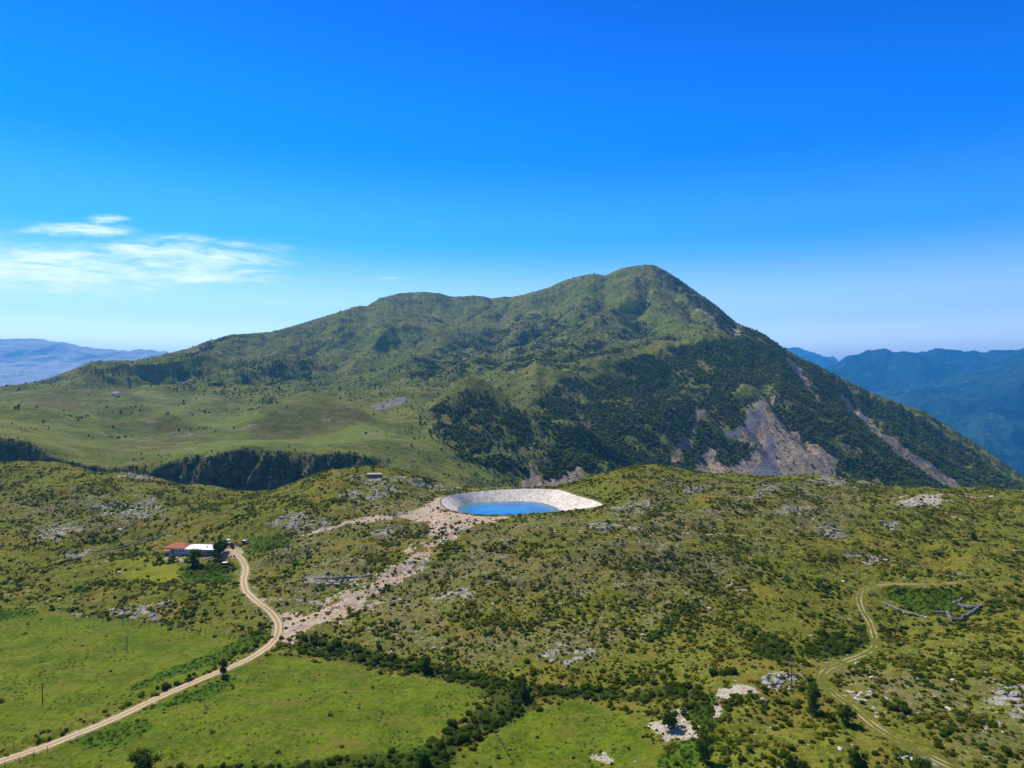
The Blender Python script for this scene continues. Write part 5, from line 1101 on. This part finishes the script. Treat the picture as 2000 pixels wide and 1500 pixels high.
# ------------------------------------------------------------------ poles and fences
def pole(px, py, h, label, arms=1, rz=.3):
    x, y, z = gpos(px, py); o = root('utility_pole', (x, y, z), rz, label, 'utility pole', 'wooden poles of the power line')
    MB().tube([(0, 0, -.5), (0, 0, h)], [.17, .12], 8).build('post', M_wood, o)
    for a in range(arms):
        c_ = MB().box(-1.0, 1.0, -.07, .07, h-.5-a*.9, h-.34-a*.9).build('crossarm', M_wood, o)
        for xx in (-.85, 0.0, .85):
            if xx == 0 and a == 0: MB().tube([(0, 0, h), (0, 0, h+.25)], .06, 6).build('insulator', M_limew, c_)
            elif xx: MB().tube([(xx, 0, h-.34-a*.9), (xx, 0, h-.1-a*.9)], .06, 6).build('insulator', M_limew, c_)
    return o
pole(83, 1367, 5.4, 'thin wooden pole standing in the lower part of the left meadow'); pole(248, 1268, 5.2, 'thin wooden pole standing in the upper part of the left meadow')
pole(1546, 1346, 8.6, 'tall wooden pole with crossarms by the broken outcrop', 2); pole(1679, 1231, 7.6, 'bare wooden pole at the bend of the grassy track')
pole(1764, 1127, 8.2, 'wooden pole on the slope above the grassy track'); pole(1825, 1034, 8.0, 'wooden pole highest on the right slope')
def fence(l, step, h, label):
    P_ = np.array([ns.at(*p) for p in l]); seg = np.r_[0, np.cumsum(np.hypot(*np.diff(P_, axis=0).T))]; s_ = np.arange(0, seg[-1], step)
    X_, Y_ = np.interp(s_, seg, P_[:, 0]), np.interp(s_, seg, P_[:, 1]); x0, y0, z0 = on(X_[0], Y_[0]); o = root('wire_fence', (x0, y0, z0), 0, label, 'fence'); tops = []
    for a, b_ in zip(X_, Y_):
        z = float(ns.z(a, b_))-z0; k = random.uniform(-.06, .06); MB().tube([(a-x0, b_-y0, z-.3), (a-x0+k, b_-y0, z+h*random.uniform(.9, 1.08))], .075, 5).build('post', M_wood, o); tops.append((a-x0, b_-y0, z))
    mb = MB()
    for fr in (.35, .65, .92): mb.tube([(a, b_, c+h*fr) for a, b_, c in tops], .012, 3)
    mb.build('wire', M_wood, o)
fence([(120, 1200), (250, 1214), (330, 1222), (400, 1234), (470, 1247), (500, 1252)], 2.6, 1.4, 'post and wire fence along the top of the left meadow')
fence([(0, 1466), (60, 1442), (150, 1407), (250, 1368)], 3.2, 1.4, 'post and wire fence between the left meadow and the dirt road')
fence([(10, 1498), (40, 1486), (75, 1474), (110, 1459)], 3.2, 1.4, 'short post fence on the lower side of the dirt road')
fence([(963, 1428), (980, 1455), (1003, 1492)], 2.2, 1.3, 'overgrown wire fence crossing the right meadow from the bush belt')

# ------------------------------------------------------------------ wording: say in which part of its row or outcrop each bush and boulder stands
grp = {}
for o in list(COL.objects):
    if '_w' in o.keys(): grp.setdefault(o['group'], []).append(o)
for g_, os_ in grp.items():
    pxs = np.array([1000+F*o.location.x/o.location.y for o in os_]); pys = np.array([750+F*(CAMZ-o.location.z)/o.location.y for o in os_])
    qx = np.quantile(pxs, [.2, .4, .6, .8]); qy = np.quantile(pys, [.33, .67])
    for o, a, b_ in zip(os_, pxs, pys):
        hx_ = ['leftmost', 'left', 'centre', 'right', 'rightmost'][int(np.searchsorted(qx, a))]; vy_ = 'upper' if b_ < qy[0] else ('lower' if b_ > qy[1] else 'middle')
        r = o['_r']; isb = o.name.startswith('boulder'); lim = (1.0, 1.35, 1.8) if isb else (1.1, 1.6, 2.2)
        size = ['small', 'mid sized', 'large', 'very large'][sum(r > l_ for l_ in lim)]; hh = o['_h']
        form = ('flat' if hh < .7 else ('blocky' if hh < .88 else 'upright')) if isb else ('low' if hh < .85 else ('rounded' if hh < 1.05 else 'tall'))
        what = o['_t'] if isb else ('green bush' if o.name.startswith('bush') else 'bright bramble')
        o['label'] = f"{size} {form} {what}, {vy_} {hx_}, {o['_w']}"
        for k_ in ('_w', '_r', '_h', '_t'):
            if k_ in o.keys(): del o[k_]

# ------------------------------------------------------------------ haze
hm = bpy.data.materials.new('haze'); hm.use_nodes = True; T = NT(hm.node_tree); T.n.clear()
pv = T.node('ShaderNodeVolumePrincipled'); ho = T.node('ShaderNodeOutputMaterial'); T.l.new(pv.outputs[0], ho.inputs['Volume'])
pv.inputs['Color'].default_value = (.06, .42, 1.0, 1); pv.inputs['Density'].default_value = 6.0e-5; pv.inputs['Anisotropy'].default_value = .25
hb = bpy.data.meshes.new('haze'); x0, x1, y0, y1, z0, z1 = -62000, 62000, -3200, 62000, -1001, 1420
hb.from_pydata([(x0, y0, z0), (x1, y0, z0), (x1, y1, z0), (x0, y1, z0), (x0, y0, z1), (x1, y0, z1), (x1, y1, z1), (x0, y1, z1)], [],
               [(3, 2, 1, 0), (4, 5, 6, 7), (0, 1, 5, 4), (1, 2, 6, 5), (2, 3, 7, 6), (3, 0, 4, 7)])
hb.materials.append(hm); hbo = bpy.data.objects.new('haze', hb); COL.objects.link(hbo); hbo['kind'] = 'stuff'
print('max z far', fls.Z.max(), frs.Z.max(), ms.Z.max(), 'verts', ns.Z.size, ms.Z.size)
